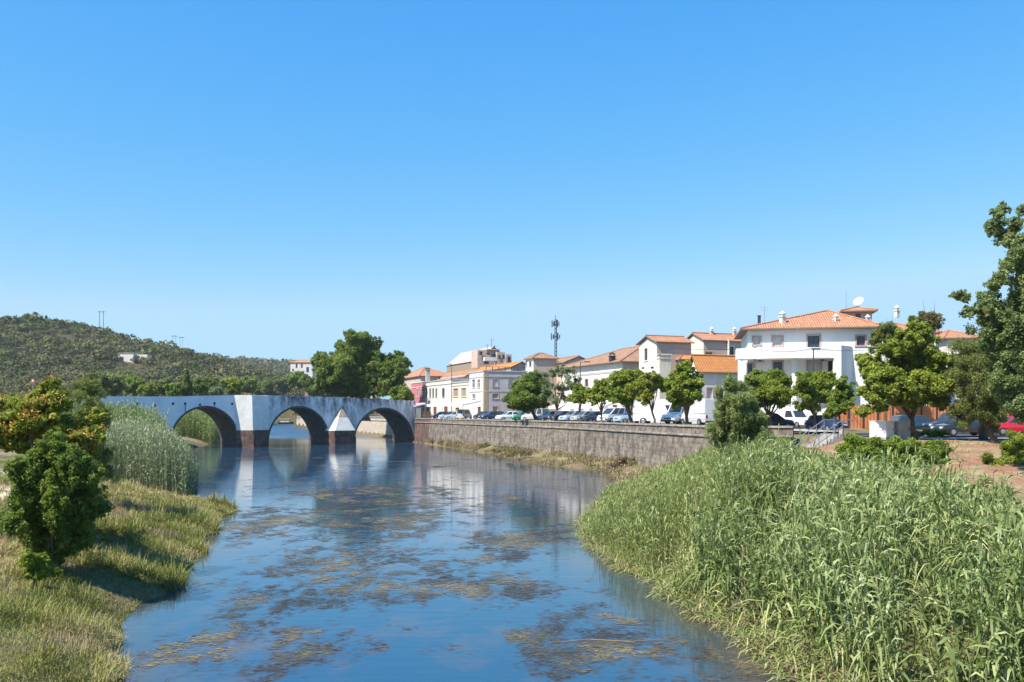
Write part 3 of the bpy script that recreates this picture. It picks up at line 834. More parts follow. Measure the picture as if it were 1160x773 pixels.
def window(bld, P0, du, nrm, z0, w, h, kind='sash', trim=None, depth=0.16):
    """one window or door: frame with surround, pane or shutter as sub-part. P0 = left bottom corner (xy) on the wall face"""
    du = np.array(du); nrm = np.array(nrm)
    fm = {'sash': M['white'], 'dark': M['dark_wood'], 'red': M['red_wood'], 'shutter': M['grey_trim'], 'tan': M['cream'], 'door': M['dark_wood']}[kind]
    f = MB(); b = 0.07
    q = P0 - nrm * depth
    for (x0, x1, y0, y1) in ((0, b, 0, h), (w - b, w, 0, h), (b, w - b, 0, b), (b, w - b, h - b, h)):
        f.obox(q + du * x0, du * (x1 - x0), nrm * 0.06, z0 + y0, z0 + y1)
    if kind in ('sash', 'dark', 'red') and w > 0.7:
        f.obox(q + du * (w / 2 - 0.035), du * 0.07, nrm * 0.055, z0 + b, z0 + h - b)
        f.obox(q + du * b, du * (w - 2 * b), nrm * 0.05, z0 + h * 0.62, z0 + h * 0.62 + 0.05)
    fo = f.build('door' if kind == 'door' else 'window', fm, bld)
    g = MB()
    g.obox(q + du * b + nrm * 0.008, du * (w - 2 * b), nrm * 0.02, z0 + b, z0 + h - b)
    g.build('shutter' if kind in ('shutter', 'tan') else ('panel' if kind == 'door' else 'pane'),
            M['shutter'] if kind == 'shutter' else M['tan_shutter'] if kind == 'tan' else M['red_wood'] if kind == 'door' else M['glass'], fo)
    if trim:
        s = MB(); k = 0.16
        o = P0 + nrm * 0.002
        for (x0, x1, y0, y1) in ((-k, -0.005, -0.005, h + k), (w + 0.005, w + k, -0.005, h + k), (-0.005, w + 0.005, h + 0.005, h + k)):
            s.obox(o + du * x0, du * (x1 - x0), nrm * 0.05, z0 + y0, z0 + y1)
        s.obox(o + du * (-k - 0.05), du * (w + 2 * k + 0.1), nrm * 0.10, z0 - 0.14, z0 - 0.008)
        s.build('surround', trim, fo)
    return fo

def facade(mb, P0, du, nrm, length, z0, z1, holes, depth=0.2):
    """wall face with real window openings"""
    du = np.array(du); nrm = np.array(nrm)
    xs = sorted({0.0, length, *[h[0] for h in holes], *[h[0] + h[2] for h in holes]})
    zs = sorted({z0, z1, *[h[1] for h in holes], *[h[1] + h[3] for h in holes]})
    def P(x, z, d=0): q = P0 + du * x - nrm * d; return (q[0], q[1], z)
    flip = (du[0] * nrm[1] - du[1] * nrm[0]) > 0
    def add(p): mb.face(p[::-1] if flip else p)
    for a, b in zip(xs[:-1], xs[1:]):
        for c, d in zip(zs[:-1], zs[1:]):
            if any(h[0] - 1e-6 <= a and b <= h[0] + h[2] + 1e-6 and h[1] - 1e-6 <= c and d <= h[1] + h[3] + 1e-6 for h in holes): continue
            add([P(a, c), P(b, c), P(b, d), P(a, d)])
    for (x, z, w, h) in holes:
        add([P(x, z), P(x, z + h), P(x, z + h, depth), P(x, z, depth)][::-1])
        add([P(x + w, z), P(x + w, z, depth), P(x + w, z + h, depth), P(x + w, z + h)][::-1])
        add([P(x, z), P(x, z, depth), P(x + w, z, depth), P(x + w, z)][::-1])
        add([P(x, z + h), P(x + w, z + h), P(x + w, z + h, depth), P(x, z + h, depth)][::-1])
        add([P(x, z, depth + .06), P(x + w, z, depth + .06), P(x + w, z + h, depth + .06), P(x, z + h, depth + .06)])

def roof_part(bld, C, f, e, Lf, Le, z, kind, rise, over, mat, ridge_dir='e', runs=None):
    """C near river corner; f,e unit vectors; hip / gable roofs with thickness and eaves"""
    C = np.array(C, float); f = np.array(f); e = np.array(e)
    o = C - f * over - e * over; A, B = Lf + 2 * over, Le + 2 * over
    def P(x, y, h): q = o + f * x + e * y; return (q[0], q[1], z + h)
    mb = MB(); th = 0.14
    if kind == 'hip':
        if ridge_dir == 'e':
            k = min(A / 2, B / 2 - 0.01); R0, R1 = (A / 2, k), (A / 2, B - k)
        else:
            k = min(B / 2, A / 2 - 0.01); R0, R1 = ((k, B / 2), (A - k, B / 2)) if runs is None else ((runs[0], B / 2), (A - runs[1], B / 2))
        r0, r1 = P(*R0, rise), P(*R1, rise)
        c = [P(0, 0, 0), P(A, 0, 0), P(A, B, 0), P(0, B, 0)]
        if ridge_dir == 'e':
            fs = [[c[1], c[0], r0], [c[0], c[3], r1, r0][::1], [c[3], c[2], r1], [c[2], c[1], r0, r1]]
        else:
            fs = [[c[1], c[0], r0, r1], [c[0], c[3], r0], [c[3], c[2], r1, r0], [c[2], c[1], r1]]
        for q in fs: mb.face(q)
        mb.face([P(0, 0, -th), P(A, 0, -th), P(A, B, -th), P(0, B, -th)], 1)
        for a_, b_ in ((0, 1), (1, 2), (2, 3), (3, 0)):
            aa = [(0, 0), (A, 0), (A, B), (0, B)]
            mb.face([P(*aa[a_], 0), P(*aa[b_], 0), P(*aa[b_], -th), P(*aa[a_], -th)], 1)
        ro = mb.build('roof', [mat, M['eave']], bld)
        rd = MB()
        for a_, b_ in ((c[0], r0), (r0, r1)) + (((c[1], r0), (c[3], r1), (c[2], r1)) if ridge_dir == 'e' else ((c[3], r0), (c[1], r1), (c[2], r1))):
            rd.tube(np.array(a_) + (0, 0, 0.03), np.array(b_) + (0, 0, 0.03), 0.11, n=6)
        rd.build('ridge_tiles', mat, ro)
    else:
        if ridge_dir == 'e':
            prof = [(0, 0), (A / 2, rise), (A, 0)]
            def Q(t, y, h): return P(t, y, h)
            Lr = B
        else:
            prof = [(0, 0), (B / 2, rise), (B, 0)]
            def Q(t, y, h): return P(y, t, h)
            Lr = A
        for (a_, b_) in zip(prof[:-1], prof[1:]):
            q = [Q(a_[0], 0, a_[1]), Q(b_[0], 0, b_[1]), Q(b_[0], Lr, b_[1]), Q(a_[0], Lr, a_[1])]
            mb.face(q)
            mb.face([(p[0], p[1], p[2] - th) for p in q][::-1], 1)
            for i in range(4):
                u, v = q[i], q[(i + 1) % 4]
                if abs(i - 1) == 0 and False: continue
                mb.face([u, v, (v[0], v[1], v[2] - th), (u[0], u[1], u[2] - th)], 1)
        ro = mb.build('roof', [mat, M['eave']], bld)
        rd = MB(); rd.tube(np.array(Q(prof[1][0], 0, rise)) + (0, 0, .03), np.array(Q(prof[1][0], Lr, rise)) + (0, 0, .03), 0.11, n=6)
        rd.build('ridge_tiles', mat, ro)
    return ro

def chimney(bld, p, z0, z1, w, mat, cap='white'):
    mb = MB(); mb.box((p[0], p[1], (z0 + z1) / 2), (w, w, z1 - z0), 0.4)
    c = mb.build('chimney', mat, bld)
    k = MB(); k.box((p[0], p[1], z1 + 0.05), (w * 1.3, w * 1.3, 0.1), 0.4)
    for sx in (-1, 1):
        for sy in (-1, 1): k.box((p[0] + sx * w * .4, p[1] + sy * w * .4, z1 + 0.22), (0.08, 0.08, 0.25), 0)
    k.lathe((p[0], p[1], z1 + 0.34), [(w * .72, 0), (w * .72, .06), (w * .3, .26), (0.02, .34)], 8)
    k.build('chimney_cap', M['white'] if cap == 'white' else M['dark_metal'], c)

def house(name, label, pxC, Y, px_f, px_e, py_eave, z0, wall, roof=('flat', 0.6, 0.0), roofm=None, win_f=(), win_e=(), f=FU, e=EV,
          bands=(), ridge='e', corner=None, end_wall=None, cat='house', trim_top=None, deep=None):
    """house placed by its near river corner (photograph column pxC at depth Y); front runs to column px_f, near end to px_e"""
    C = np.array((XAT(pxC, Y), Y)); f = np.array(f); e = np.array(e)
    Lf = along(C, f, px_f); Le = along(C, e, px_e) if deep is None else deep
    z1 = ZAT(py_eave, Y)
    b = thing(name, label, cat, (C[0], C[1], z0))
    nf, ne = -e, -f                                  # outward normals of front and near end
    def conv(d, lst):
        out = []
        for (pxa, pxb, pya, pyb, kind, *tr) in lst:
            ta, tb = sorted((along(C, d, pxa), along(C, d, pxb)))
            Ym = C[1] + d[1] * (ta + tb) / 2
            out.append((ta, ZAT(pyb, Ym), tb - ta, ZAT(pya, Ym) - ZAT(pyb, Ym), kind, tr[0] if tr else None))
        return out
    wf, we = conv(f, win_f), conv(e, win_e)
    mb = MB()
    facade(mb, C, f, nf, Lf, z0, z1, [w[:4] for w in wf])
    m2 = MB() if end_wall else mb  # near end walls in darker tones carry their shade in the colour
    facade(m2, C, e, ne, Le, z0, z1, [w[:4] for w in we])
    q = [C + f * Lf, C + f * Lf + e * Le, C + e * Le]
    mb.face([(q[0][0], q[0][1], z0), (q[1][0], q[1][1], z0), (q[1][0], q[1][1], z1), (q[0][0], q[0][1], z1)])
    mb.face([(q[1][0], q[1][1], z0), (q[2][0], q[2][1], z0), (q[2][0], q[2][1], z1), (q[1][0], q[1][1], z1)])
    kind = roof[0]
    if kind == 'gable':
        if ridge == 'e':
            m = C + f * Lf / 2
            for off in (e * 0, e * Le):
                mb.face([(C + off)[0:2].tolist() + [z1], (C + f * Lf + off)[0:2].tolist() + [z1], (m + off)[0:2].tolist() + [z1 + roof[1] * Lf / (Lf + 2 * roof[2])]])
        else:
            m = C + e * Le / 2
            for off in (f * 0, f * Lf):
                (m2 if (end_wall and off is not None and np.allclose(off, 0)) else mb).face([(C + off)[0:2].tolist() + [z1], (C + e * Le + off)[0:2].tolist() + [z1], (m + off)[0:2].tolist() + [z1 + roof[1] * Le / (Le + 2 * roof[2])]])
    wo = mb.build('wall', wall, b)
    if end_wall: m2.build('end_wall', end_wall, b)
    if kind == 'flat':
        pm = MB()
        pm.obox(C - f * 0 + 0, f * Lf, e * Le, z1 - 0.25, z1 - 0.2, 0)
        for (o_, d_, n_, L_) in ((C, f, nf, Lf), (C, e, ne, Le)):
            pm.obox(o_ + n_ * 0.12 - d_ * 0.12, d_ * (L_ + 0.24), -n_ * 0.4, z1 + 0.002, z1 + 0.22)
            pm.obox(o_ + n_ * 0.003 - d_ * 0.0, d_ * L_, n_ * 0.09, z1 - roof[1] - 0.15, z1 - roof[1])
        pm.build('cornice', trim_top or M['grey_trim'], b)
    else:
        roof_part(b, C, f, e, Lf, Le, z1 + 0.14, kind, roof[1], roof[2], roofm or M['roof'], ridge)
    for (py, h) in bands:
        z = ZAT(py, Y); bm_ = MB()
        for (o_, d_, n_, L_) in ((C, f, nf, Lf), (C, e, ne, Le)):
            bm_.obox(o_ + n_ * 0.003, d_ * L_, n_ * 0.06, z - h / 2, z + h / 2)
        bm_.build('string_course', M['grey_trim'], b)
    if corner:
        cm = MB()
        cm.obox(C + nf * 0.05 + ne * 0.05, f * 0.75, -nf * 0.04, z0, z1 - 0.3); cm.obox(C + ne * 0.05 + nf * 0.005, e * 0.75, -ne * 0.04, z0, z1 - 0.3)
        cm.build('corner_pilaster', corner, b)
    for lst, d, n_ in ((wf, f, nf), (we, e, ne)):
        for (x, z, w, h, kind_, tr) in lst:
            window(b, C + d * x, d, n_, z, w, h, kind_, tr)
    return b, C, f, e, Lf, Le, z1

GZ = 4.6
MT = M['mauve_trim']; GT = M['grey_trim']
# far end of the street (left to right in the photograph)
house('town_house', 'narrow rose red house with white cornice at the far end of the street', 481.2, 211.6, 466, 500, 433, GZ, M['rose'],
      ('flat', 1.0, 0), win_f=[(476.6, 478.4, 441, 449, 'sash', M['white']), (472.0, 473.8, 441, 449, 'sash', M['white'])], trim_top=M['white'], deep=8)
house('town_house', 'white two storey house with tall narrow windows beside the red house', 511.5, 191.4, 481.2, 540, 430, GZ, M['white'],
      ('flat', 0.8, 0), win_f=[(482.2, 483.8, 440.5, 450, 'dark', GT), (486.6, 488.2, 440.5, 450, 'dark', GT), (490.0, 491.6, 440.5, 450, 'dark', GT), (493.6, 495.2, 440.5, 450, 'dark', GT), (501, 503.6, 440.3, 450, 'dark', GT),
                               (483, 486, 459, 471, 'door'), (491, 494.5, 459, 471, 'door'), (503, 507, 459.5, 471, 'door')], deep=9)
house('town_house', 'cream house with two tan shuttered windows beside the white house', 532.5, 179.5, 511.5, 560, 432.5, GZ, M['cream'],
      ('flat', 0.5, 0), win_f=[(513.5, 519, 440.5, 449.5, 'tan', GT), (522.8, 528, 440, 449.5, 'tan', GT), (516, 520, 462, 472, 'door')], deep=9)
b, C, f, e, Lf, Le, z1 = house('corner_building', 'tall pale corner building with ochre corner strip and flat roof', 548.6, 171, 531.8, 597, 421, GZ, M['warm_white'],
      ('flat', 0.9, 0), win_f=[(535.2, 538.0, 430.5, 439.5, 'sash', GT), (541.2, 543.8, 430.5, 439.5, 'sash', GT), (535.4, 538.4, 447, 451.5, 'sash', GT), (541, 544.5, 461, 472, 'door')],
      win_e=[(558.2, 563.8, 429.5, 438, 'shutter', MT), (576, 582, 428.5, 438, 'shutter', MT), (557.8, 564.6, 446, 451.6, 'tan', MT), (558.3, 564, 460.5, 472, 'tan', MT), (583, 588, 446, 451.6, 'tan', MT)],
      bands=((443.3, 0.25),), corner=M['ochre'], end_wall=M['shade_tone'], cat='building')  # near end wall: its shade is painted in as a darker tone
mb = MB()
for k in range(7): mb.obox(C + e * (0.4 + k * (Le - 1) / 6) + f * 0.2, e * 0.12, f * 0.12, z1 + 0.23, z1 + 1.0)
mb.obox(C + e * 0.4 + f * 0.21, e * (Le - 1), f * 0.08, z1 + 0.93, z1 + 1.01)
mb.build('roof_railing', M['dark_metal'], b)
# ground floor awning on that stretch
def awning(name, label, pxa, pya, pxb, pyb, Y, out, drop, mat=None):
    A = PT(pxa, pya, Y); Bq = np.array((0, 0, 0.)); d = -FU
    t = along(A[:2], d, pxb); B2 = A[:2] + d * t
    o = thing(name, label, 'awning', (A[0], A[1], A[2] - 2.6))
    mb = MB(); n = -EV
    z = A[2]
    P = lambda q, zz: (q[0], q[1], zz)
    a0, b0 = A[:2], B2; a1, b1 = A[:2] + n * out, B2 + n * out
    for dz in (0, -0.05):
        p = [P(a0, z + dz), P(b0, z + dz), P(b1, z - drop + dz), P(a1, z - drop + dz)]
        mb.face(p if dz else p[::-1])
    mb.face([P(a1, z - drop), P(b1, z - drop), P(b1, z - drop - .35), P(a1, z - drop - .35)])
    mb.face([P(b0, z), P(b1, z - drop), P(b1, z - drop - .35), P(b0, z - .3)])
    mb.build('canvas', mat or M['canvas'], o)
    for q in (a1, b1, (a1 + b1) / 2):
        mp = MB(); mp.tube(P(q + EV * .06, GZ - .3), P(q + EV * .06, z - drop - .05), 0.04, n=6); mp.build('post', M['metal'], o)
    return o
awning('awning', 'long white sloping awning in front of the cream house', 499, 455.5, 545, 455.5, 187, 3.6, 0.7)
awning('awning', 'short white awning at the red house', 468, 457, 482, 457, 193, 2.8, 0.6)
# buildings up the slope behind
house('town_house', 'low house with rust tiled roof behind the plane tree', 476.5, 235, 452, 500, 426.5, GZ, M['pink_shade'], ('hip', 3.0, 0.5), M['roof'], deep=9)
b, C, f, e, Lf, Le, z1 = house('town_house', 'house with faded tan tiled roof and grey chimney above the white house', 527, 214, 483, 560, 427.5, GZ, M['pink_shade'], ('gable', 2.2, 0.3), M['roof_old'], ridge='f', deep=7,
      win_f=[(496, 499, 428.5, 431.5, 'dark')])
chimney(b, (XAT(484.5, 216), 216), z1 - 1, ZAT(419.5, 216), 0.9, M['grey_trim'], 'dark')
b, C, f, e, Lf, Le, z1 = house('tower_block', 'large pale block with grey sloping roof rising behind the corner building', 541, 232, 506, 581, 409, GZ, M['tan_shutter'], ('gable', 3.8, 0.2), M['roof_grey'], ridge='f', deep=9, cat='building')  # pale wall drawn in dark tan, the shadow put into its colour
# its terraces on the right: stepped pink boxes with dark openings
tb = thing('terrace_block', 'pale pink terraced flats with dark openings and roof aerials', 'building', (XAT(560, 226), 226, GZ))
mb = MB(); Yt = 226
for (a, bx, t0, y0, dd) in ((541, 563, 396.5, 417, 5), (563, 573, 399, 417, 6), (573, 580, 401.5, 417, 7)):
    mb.obox((XAT(a, Yt), Yt), EV * (XAT(bx, Yt) - XAT(a, Yt)), FU * dd, GZ, ZAT(t0, Yt))
mb.build('wall', M['pink_shade'], tb)
mb = MB(); mb.obox((XAT(549, Yt - 1.2), Yt - 1.2), EV * 4.2, FU * 1.0, ZAT(409, Yt), ZAT(405, Yt)); mb.build('balcony', M['warm_white'], tb)
for (a, bx, t0, b0) in ((543, 546.5, 398.3, 402.5), (551, 555, 399.5, 402), (557, 562, 401, 406), (564.5, 567, 402.5, 407), (569, 572, 402, 407), (575, 578.5, 404, 411), (548, 554, 409.5, 412.5)):
    window(tb, np.array((XAT(a, Yt), Yt)) - FU * 0.14 + EV * 0, EV, -FU, ZAT(b0, Yt), XAT(bx, Yt) - XAT(a, Yt), ZAT(t0, Yt) - ZAT(b0, Yt), 'dark', depth=0.1)
mb = MB(); mb.obox((XAT(552, Yt), Yt), EV * 3.6, FU * 4, ZAT(396.5, Yt) + .01, ZAT(395.2, Yt)); mb.build('roof', M['roof_grey'], tb)
for (px, y0, y1) in ((557, 396, 384), (560.4, 396, 391), (552, 396, 390)):
    mb = MB(); a = PT(px, y0, Yt + 1); c = PT(px, y1, Yt + 1); mb.tube(a - (0, 0, 1), c, 0.05, n=5)
    mb.tube(c + (-.8, 0, -.3), c + (.8, 0, -.3), 0.03, n=4)
    mb.build('aerial', M['dark_metal'], tb)
house('town_house', 'low building with bright orange roof behind the corner building', 580, 190, 526, 600, 416.5, GZ, M['pink_shade'], ('gable', 1.2, 0.3), M['roof_bright'], ridge='f', deep=4.5)
house('town_house', 'plain pale house between the orange roof and the little tower house', 596, 196, 580, 612, 411, GZ, M['pink_shade'], ('flat', 0.4, 0), deep=6)
house('tower_house', 'small cream tower house with pyramid roof near the mast', 604.2, 178, 595.5, 630, 406.5, GZ, M['warm_white'], ('hip', 1.15, 0.35), M['roof_old'],
      win_f=[(599.5, 602, 409.5, 415, 'dark', GT), (596, 597.2, 409.5, 415, 'dark', GT)], end_wall=M['pink_shade'], deep=5.2)
house('town_house', 'low dark roofed house under the telecom mast', 640, 176, 615, 655, 411, GZ, M['pink_shade'], ('gable', 1.3, 0.3), M['roof_old'], ridge='f', deep=6)
# the big hipped roof hall
b, C, f, e, Lf, Le, z1 = house('market_hall', 'long white hall under the broad weathered tile hip roof behind the quay trees', 705, 134, 636, 745, 410.5, GZ, M['white'],
      ('hip', 3.1, 0.7), M['roof_old'], ridge='f',
      win_f=[(662.8, 666.2, 430, 438, 'dark', M['mauve_trim']), (673.5, 677, 430, 438, 'dark', M['mauve_trim']), (686, 690, 430, 438, 'dark', M['mauve_trim']), (654, 657, 431, 438, 'dark', M['mauve_trim']), (645.5, 648, 432, 438.5, 'dark', M['mauve_trim']), (697, 701, 429, 438, 'dark', M['mauve_trim']),
             (646, 650, 460, 471, 'tan'), (656, 661, 460, 472, 'tan'), (667, 671, 460, 472, 'tan'), (684, 689, 459, 472, 'tan'), (694, 699, 459, 472, 'door')],
      bands=((420.5, 0.3),), end_wall=M['pink_shade'], deep=16, cat='building')
chimney(b, (XAT(693.5, 137), 137), ZAT(412, 137), ZAT(404, 137), 0.75, M['dark_metal'], 'dark')
awning('awning', 'white market awning under the hall facade behind the parked cars', 641, 455, 704, 455, 148, 3.2, 0.9)
# gabled house facing the river
b, C, f, e, Lf, Le, z1 = house('gabled_house', 'narrow gabled white house with one tall upper window facing the river', 744, 120, 724, 783, 388.2, GZ, M['white'], ('gable', 1.0, 0.35), M['roof'],
      win_f=[(730.2, 733.6, 395, 408.5, 'dark', M['cream']), (727, 729.5, 416, 418.5, 'dark'), (737, 740.5, 415.5, 418, 'dark')], end_wall=M['pink_shade'])  # side wall of the white house, shade painted in by a pinkish tone
house('town_house', 'low pink annexe stepping out below the gabled house', 747, 118, 744.6, 760, 402.5, GZ, M['white'], ('flat', 0.3, 0), end_wall=M['cream'], trim_top=M['cream'])
b, C, f, e, Lf, Le, z1 = house('town_house', 'tall cream gable house with orange roof and white flue pipe', 797, 131, 775, 850, 386.2, GZ, M['cream'], ('gable', 1.25, 0.3), M['roof'],
      win_e=[(799, 807, 399, 408, 'sash', M['mauve_trim']), (826.5, 831, 393, 402, 'dark', M['white'])], end_wall=M['pink_shade'])
mb = MB(); q = C + e * along(C, e, 824.2) - f * 0.25
mb.tube((q[0], q[1], ZAT(404, 131)), (q[0], q[1], ZAT(384, 131)), 0.16, n=8); mb.build('flue_pipe', M['white'], b)
chimney(b, (C + e * 3.0 + f * 2.4), z1, ZAT(374.5, 133), 0.45, M['pink_shade'])
chimney(b, (C + e * 7.0 + f * 2.2), z1, ZAT(374.5, 134), 0.45, M['pink_shade'])
house('town_house', 'small pale house with orange hip roof in front of the cream gable house', 770.5, 120.5, 757, 797, 408.2, GZ, M['white'], ('hip', 0.95, 0.4), M['roof_bright'], end_wall=M['pink_shade'],
      win_f=[(761, 766, 413, 418, 'shutter')])
house('town_house', 'low white house with broad bright orange roof beside the villa', 791, 113, 781, 852, 422.6, GZ, M['white'], ('gable', 2.2, 0.35), M['roof_bright'], ridge='e', deep=9,
      win_e=[(801, 807, 440, 452, 'shutter', MT), (815, 820, 440, 452, 'dark', MT)])
# ------------------------------------------------------------------ the villa
M['villa'] = pbr('bright white render', (0.82, 0.80, 0.77), 0.85, (0.76, 0.74, 0.71), 0.5, dirt=((0.5, 0.47, 0.43), 0.2))
def make_villa():
    Y = 94.0
    u = np.array((0.966, -0.19)); u /= np.linalg.norm(u)             # along the front, left to right
    nb = np.array((-u[1], u[0]))                                       # into the house
    C = np.array((XAT(847, Y), Y))
    b = thing('villa', 'large white villa with curved balcony, tiled hip roof and satellite dish', 'villa', (C[0], C[1], 4.4))
    L = along(C, u, 991); D = 11.0
    z0, z1 = 4.3, ZAT(374.5, Y)
    def hole(pxa, pxb, pya, pyb):
        ta, tb = along(C, u, pxa), along(C, u, pxb); Ym = C[1] + u[1] * (ta + tb) / 2
        return (ta, ZAT(pyb, Ym), tb - ta, ZAT(pya, Ym) - ZAT(pyb, Ym))
    wins = [(853.5, 861, 382.5, 390.5, 'shutter', MT), (875.5, 886, 382, 392.5, 'shutter', MT), (915, 928.5, 380.5, 398, 'dark', MT), (970.5, 980, 381, 391.5, 'red', MT),
            (844.9 + 2.6, 852, 412.5, 422.5, 'dark', MT), (876, 886, 410, 421, 'dark', MT), (915, 929.5, 408, 424, 'shutter', MT), (938, 946, 409, 424, 'dark'),
            (856, 866, 436, 458, 'dark'), (884, 896, 436, 458, 'dark'), (912, 924, 436, 458, 'dark')]
    hs_ = [hole(*w[:4]) for w in wins]
    mb = MB()
    facade(mb, C, u, -nb, L, z0, z1, hs_)
    q = [C, C + u * L, C + u * L + nb * D, C + nb * D]
    for a_, b_ in ((1, 2), (2, 3), (3, 0)):
        mb.face([(*q[a_], z0), (*q[b_], z0), (*q[b_], z1), (*q[a_], z1)])
    mb.build('wall', M['villa'], b)
    for w, h in zip(wins, hs_): window(b, C + u * h[0], u, -nb, h[1], h[2], h[3], w[4], w[5] if len(w) > 5 else None)
    roof_part(b, C, u, nb, L, D, z1 + 0.14, 'hip', 2.35, 0.8, M['roof'], 'f', runs=(9.6, 4.5))
    # front wing of the roof: a lower hip breaking forward
    # balcony slab, curved parapet and side wing
    zf, zt = ZAT(404.3, 91.5), ZAT(394.6, 91.5)
    def arc(k):
        ta, tb = along(C - nb * 2.4, u, 834.5), along(C - nb * 2.4, u, 950.5)
        x = ta + (tb - ta) * k
        bow = 2.25 + 0.9 * math.sin(math.pi * k) - 0.15
        return C + u * x - nb * bow
    K = 18
    pm = MB(); sm = MB()
    for i in range(K):
        a_, c_ = arc(i / K), arc((i + 1) / K)
        ai, ci = a_ + nb * 0.18, c_ + nb * 0.18
        pm.face([(*a_, zf), (*c_, zf), (*c_, zt), (*a_, zt)])
        pm.face([(*a_, zt), (*c_, zt), (*ci, zt), (*ai, zt)])
        pm.face([(*ci, zf), (*ai, zf), (*ai, zt), (*ci, zt)])
        aw = C + u * float(np.dot(a_ - C, u)) - nb * 0.004; cw = C + u * float(np.dot(c_ - C, u)) - nb * 0.004
        a2, c2 = a_ - nb * 0.10, c_ - nb * 0.10
        sm.face([(*a2, zf - .003), (*c2, zf - .003), (*cw, zf - .003), (*aw, zf - .003)])
        sm.face([(*a2, zf - .22), (*c2, zf - .22), (*cw, zf - .22), (*aw, zf - .22)][::-1])
        sm.face([(*a2, zf - .22), (*c2, zf - .22), (*c2, zf - .003), (*a2, zf - .003)])
    for k in (0, 1):
        a_ = arc(k); aw = C + u * float(np.dot(a_ - C, u)) - nb * 0.004
        pm.face([(*a_, zf), (*aw, zf), (*aw, zt), (*a_, zt)]); pm.face([(*(a_ + u * .15 * (1 if k == 0 else -1)), zf), (*(aw + u * .15 * (1 if k == 0 else -1)), zf), (*(aw + u * .15 * (1 if k == 0 else -1)), zt), (*(a_ + u * .15 * (1 if k == 0 else -1)), zt)][::-1])
        sm.face([(*a_, zf - .22), (*aw, zf - .22), (*aw, zf - .003), (*a_, zf - .003)])
    pm.build('balcony', M['villa'], b); sm.build('balcony_slab', M['villa'], b)
    # white piers under the balcony
    for px in (838.5, 899.5, 946.5):
        x = along(C - nb * 2.2, u, px); o = C - nb * 2.2 + u * (x - .22)
        m = MB(); m.obox(o, u * .44, nb * .4, z0, zf - .225); m.build('pier', M['villa'], b)
    # right wing: blank shaded flank
    m = MB(); o = C + u * along(C - nb * 2.6, u, 949.5) - nb * 2.6
    wl = along(C - nb * 2.6, u, 976) - along(C - nb * 2.6, u, 949.5)
    fl = np.array((0.72, 0.69))                                        # flank swings back to the right
    A = o; Bq = o + fl * 4.3; zt2 = ZAT(392.3, 91.5)
    m.obox(A, fl * 4.3, np.array((-fl[1], fl[0])) * 0.4, z0, zt2)
    m.obox(A - u * .25 - nb * .05, u * .55, nb * .45, z0, zt2 + .15)
    m.build('flank_wall', M['villa'], b)
    # penthouse with its own little hip roof, dish beside it
    Yp = Y + 5.5
    P0 = np.array((XAT(957, Yp), Yp))
    m = MB(); wl = XAT(986, Yp) - P0[0]
    hz0, hz1 = ZAT(368, Yp), ZAT(354, Yp)
    hl = [(XAT(968.5, Yp) - P0[0], ZAT(361.3, Yp), XAT(974, Yp) - XAT(968.5, Yp), 0.55)]
    facade(m, P0, u, -nb, wl, hz0, hz1, hl)
    q = [P0, P0 + u * wl, P0 + u * wl + nb * 3, P0 + nb * 3]
    for a_, b_ in ((1, 2), (2, 3), (3, 0)): m.face([(*q[a_], hz0), (*q[b_], hz0), (*q[b_], hz1), (*q[a_], hz1)])
    m.build('penthouse', M['shade_tone'], b)
    h = hl[0]; window(b, P0 + u * h[0], u, -nb, h[1], h[2], h[3], 'dark')
    roof_part(b, P0, u, nb, wl, 3.0, hz1 + .14, 'hip', 0.55, 0.5, M['roof'], 'f')
    # chimneys
    for (px, yb, yt, Yc) in ((886.5, 368, 359.5, Y + .4), (947, 373, 362.5, Y - .3), (983, 374, 363.5, Y - .4), (1016, 356, 352.5, Y + 6)):
        chimney(b, (XAT(px, Yc), Yc), ZAT(yb + 4, Yc), ZAT(yt, Yc), 0.5 if px < 900 else 0.42, M['white'])
    m = MB(); Yc = Y + 2
    m.tube(PT(860, 376, Yc), PT(860, 358.5, Yc), 0.17, n=10); m.tube(PT(860, 358.3, Yc), PT(860, 357.6, Yc), 0.24, n=10); m.build('flue', M['dark_metal'], b)
    # satellite dish on a stub mast
    Yd = Yp + 1.0
    c = PT(972.5, 341.5, Yd); m = MB()
    ax = Vector((-0.62, -0.55, 0.55)).normalized(); a1 = ax.orthogonal().normalized(); a2 = ax.cross(a1)
    prof = [(0.03, -0.12), (0.25, -0.09), (0.45, -0.02), (0.58, 0.06)]
    V = []; n = 16
    for (r, hgt) in prof:
        for i in range(n):
            t = 2 * math.pi * i / n; V.append(tuple(Vector(c) + (a1 * math.cos(t) + a2 * math.sin(t)) * r * 1.0 + ax * hgt))
    F = [(j * n + i, j * n + (i + 1) % n, (j + 1) * n + (i + 1) % n, (j + 1) * n + i) for j in range(3) for i in range(n)] + [tuple(range(n))]
    m.mesh(V, F); m.tube(tuple(Vector(c) - ax * .1), (c[0] + .1, c[1] + .1, ZAT(350.5, Yd)), 0.04, n=6)
    m.tube(tuple(Vector(c) - a2 * .5), tuple(Vector(c) + ax * .55), 0.02, n=5)
    m.build('satellite_dish', M['villa'], b)
    # aerials
    for (px, y0, y1, arms) in ((866, 372, 347, ((349, 2.2), (352, 1.4))), (958.5, 350, 331, ())):
        m = MB(); m.tube(PT(px, y0, Y + 3), PT(px, y1, Y + 3), 0.025, n=5)
        for (ya, wd) in arms:
            p = PT(px, ya, Y + 3); m.tube(p - (wd / 4, 0, 0), p + (wd / 4, 0, 0), 0.015, n=4)
        m.build('aerial', M['metal'], b)
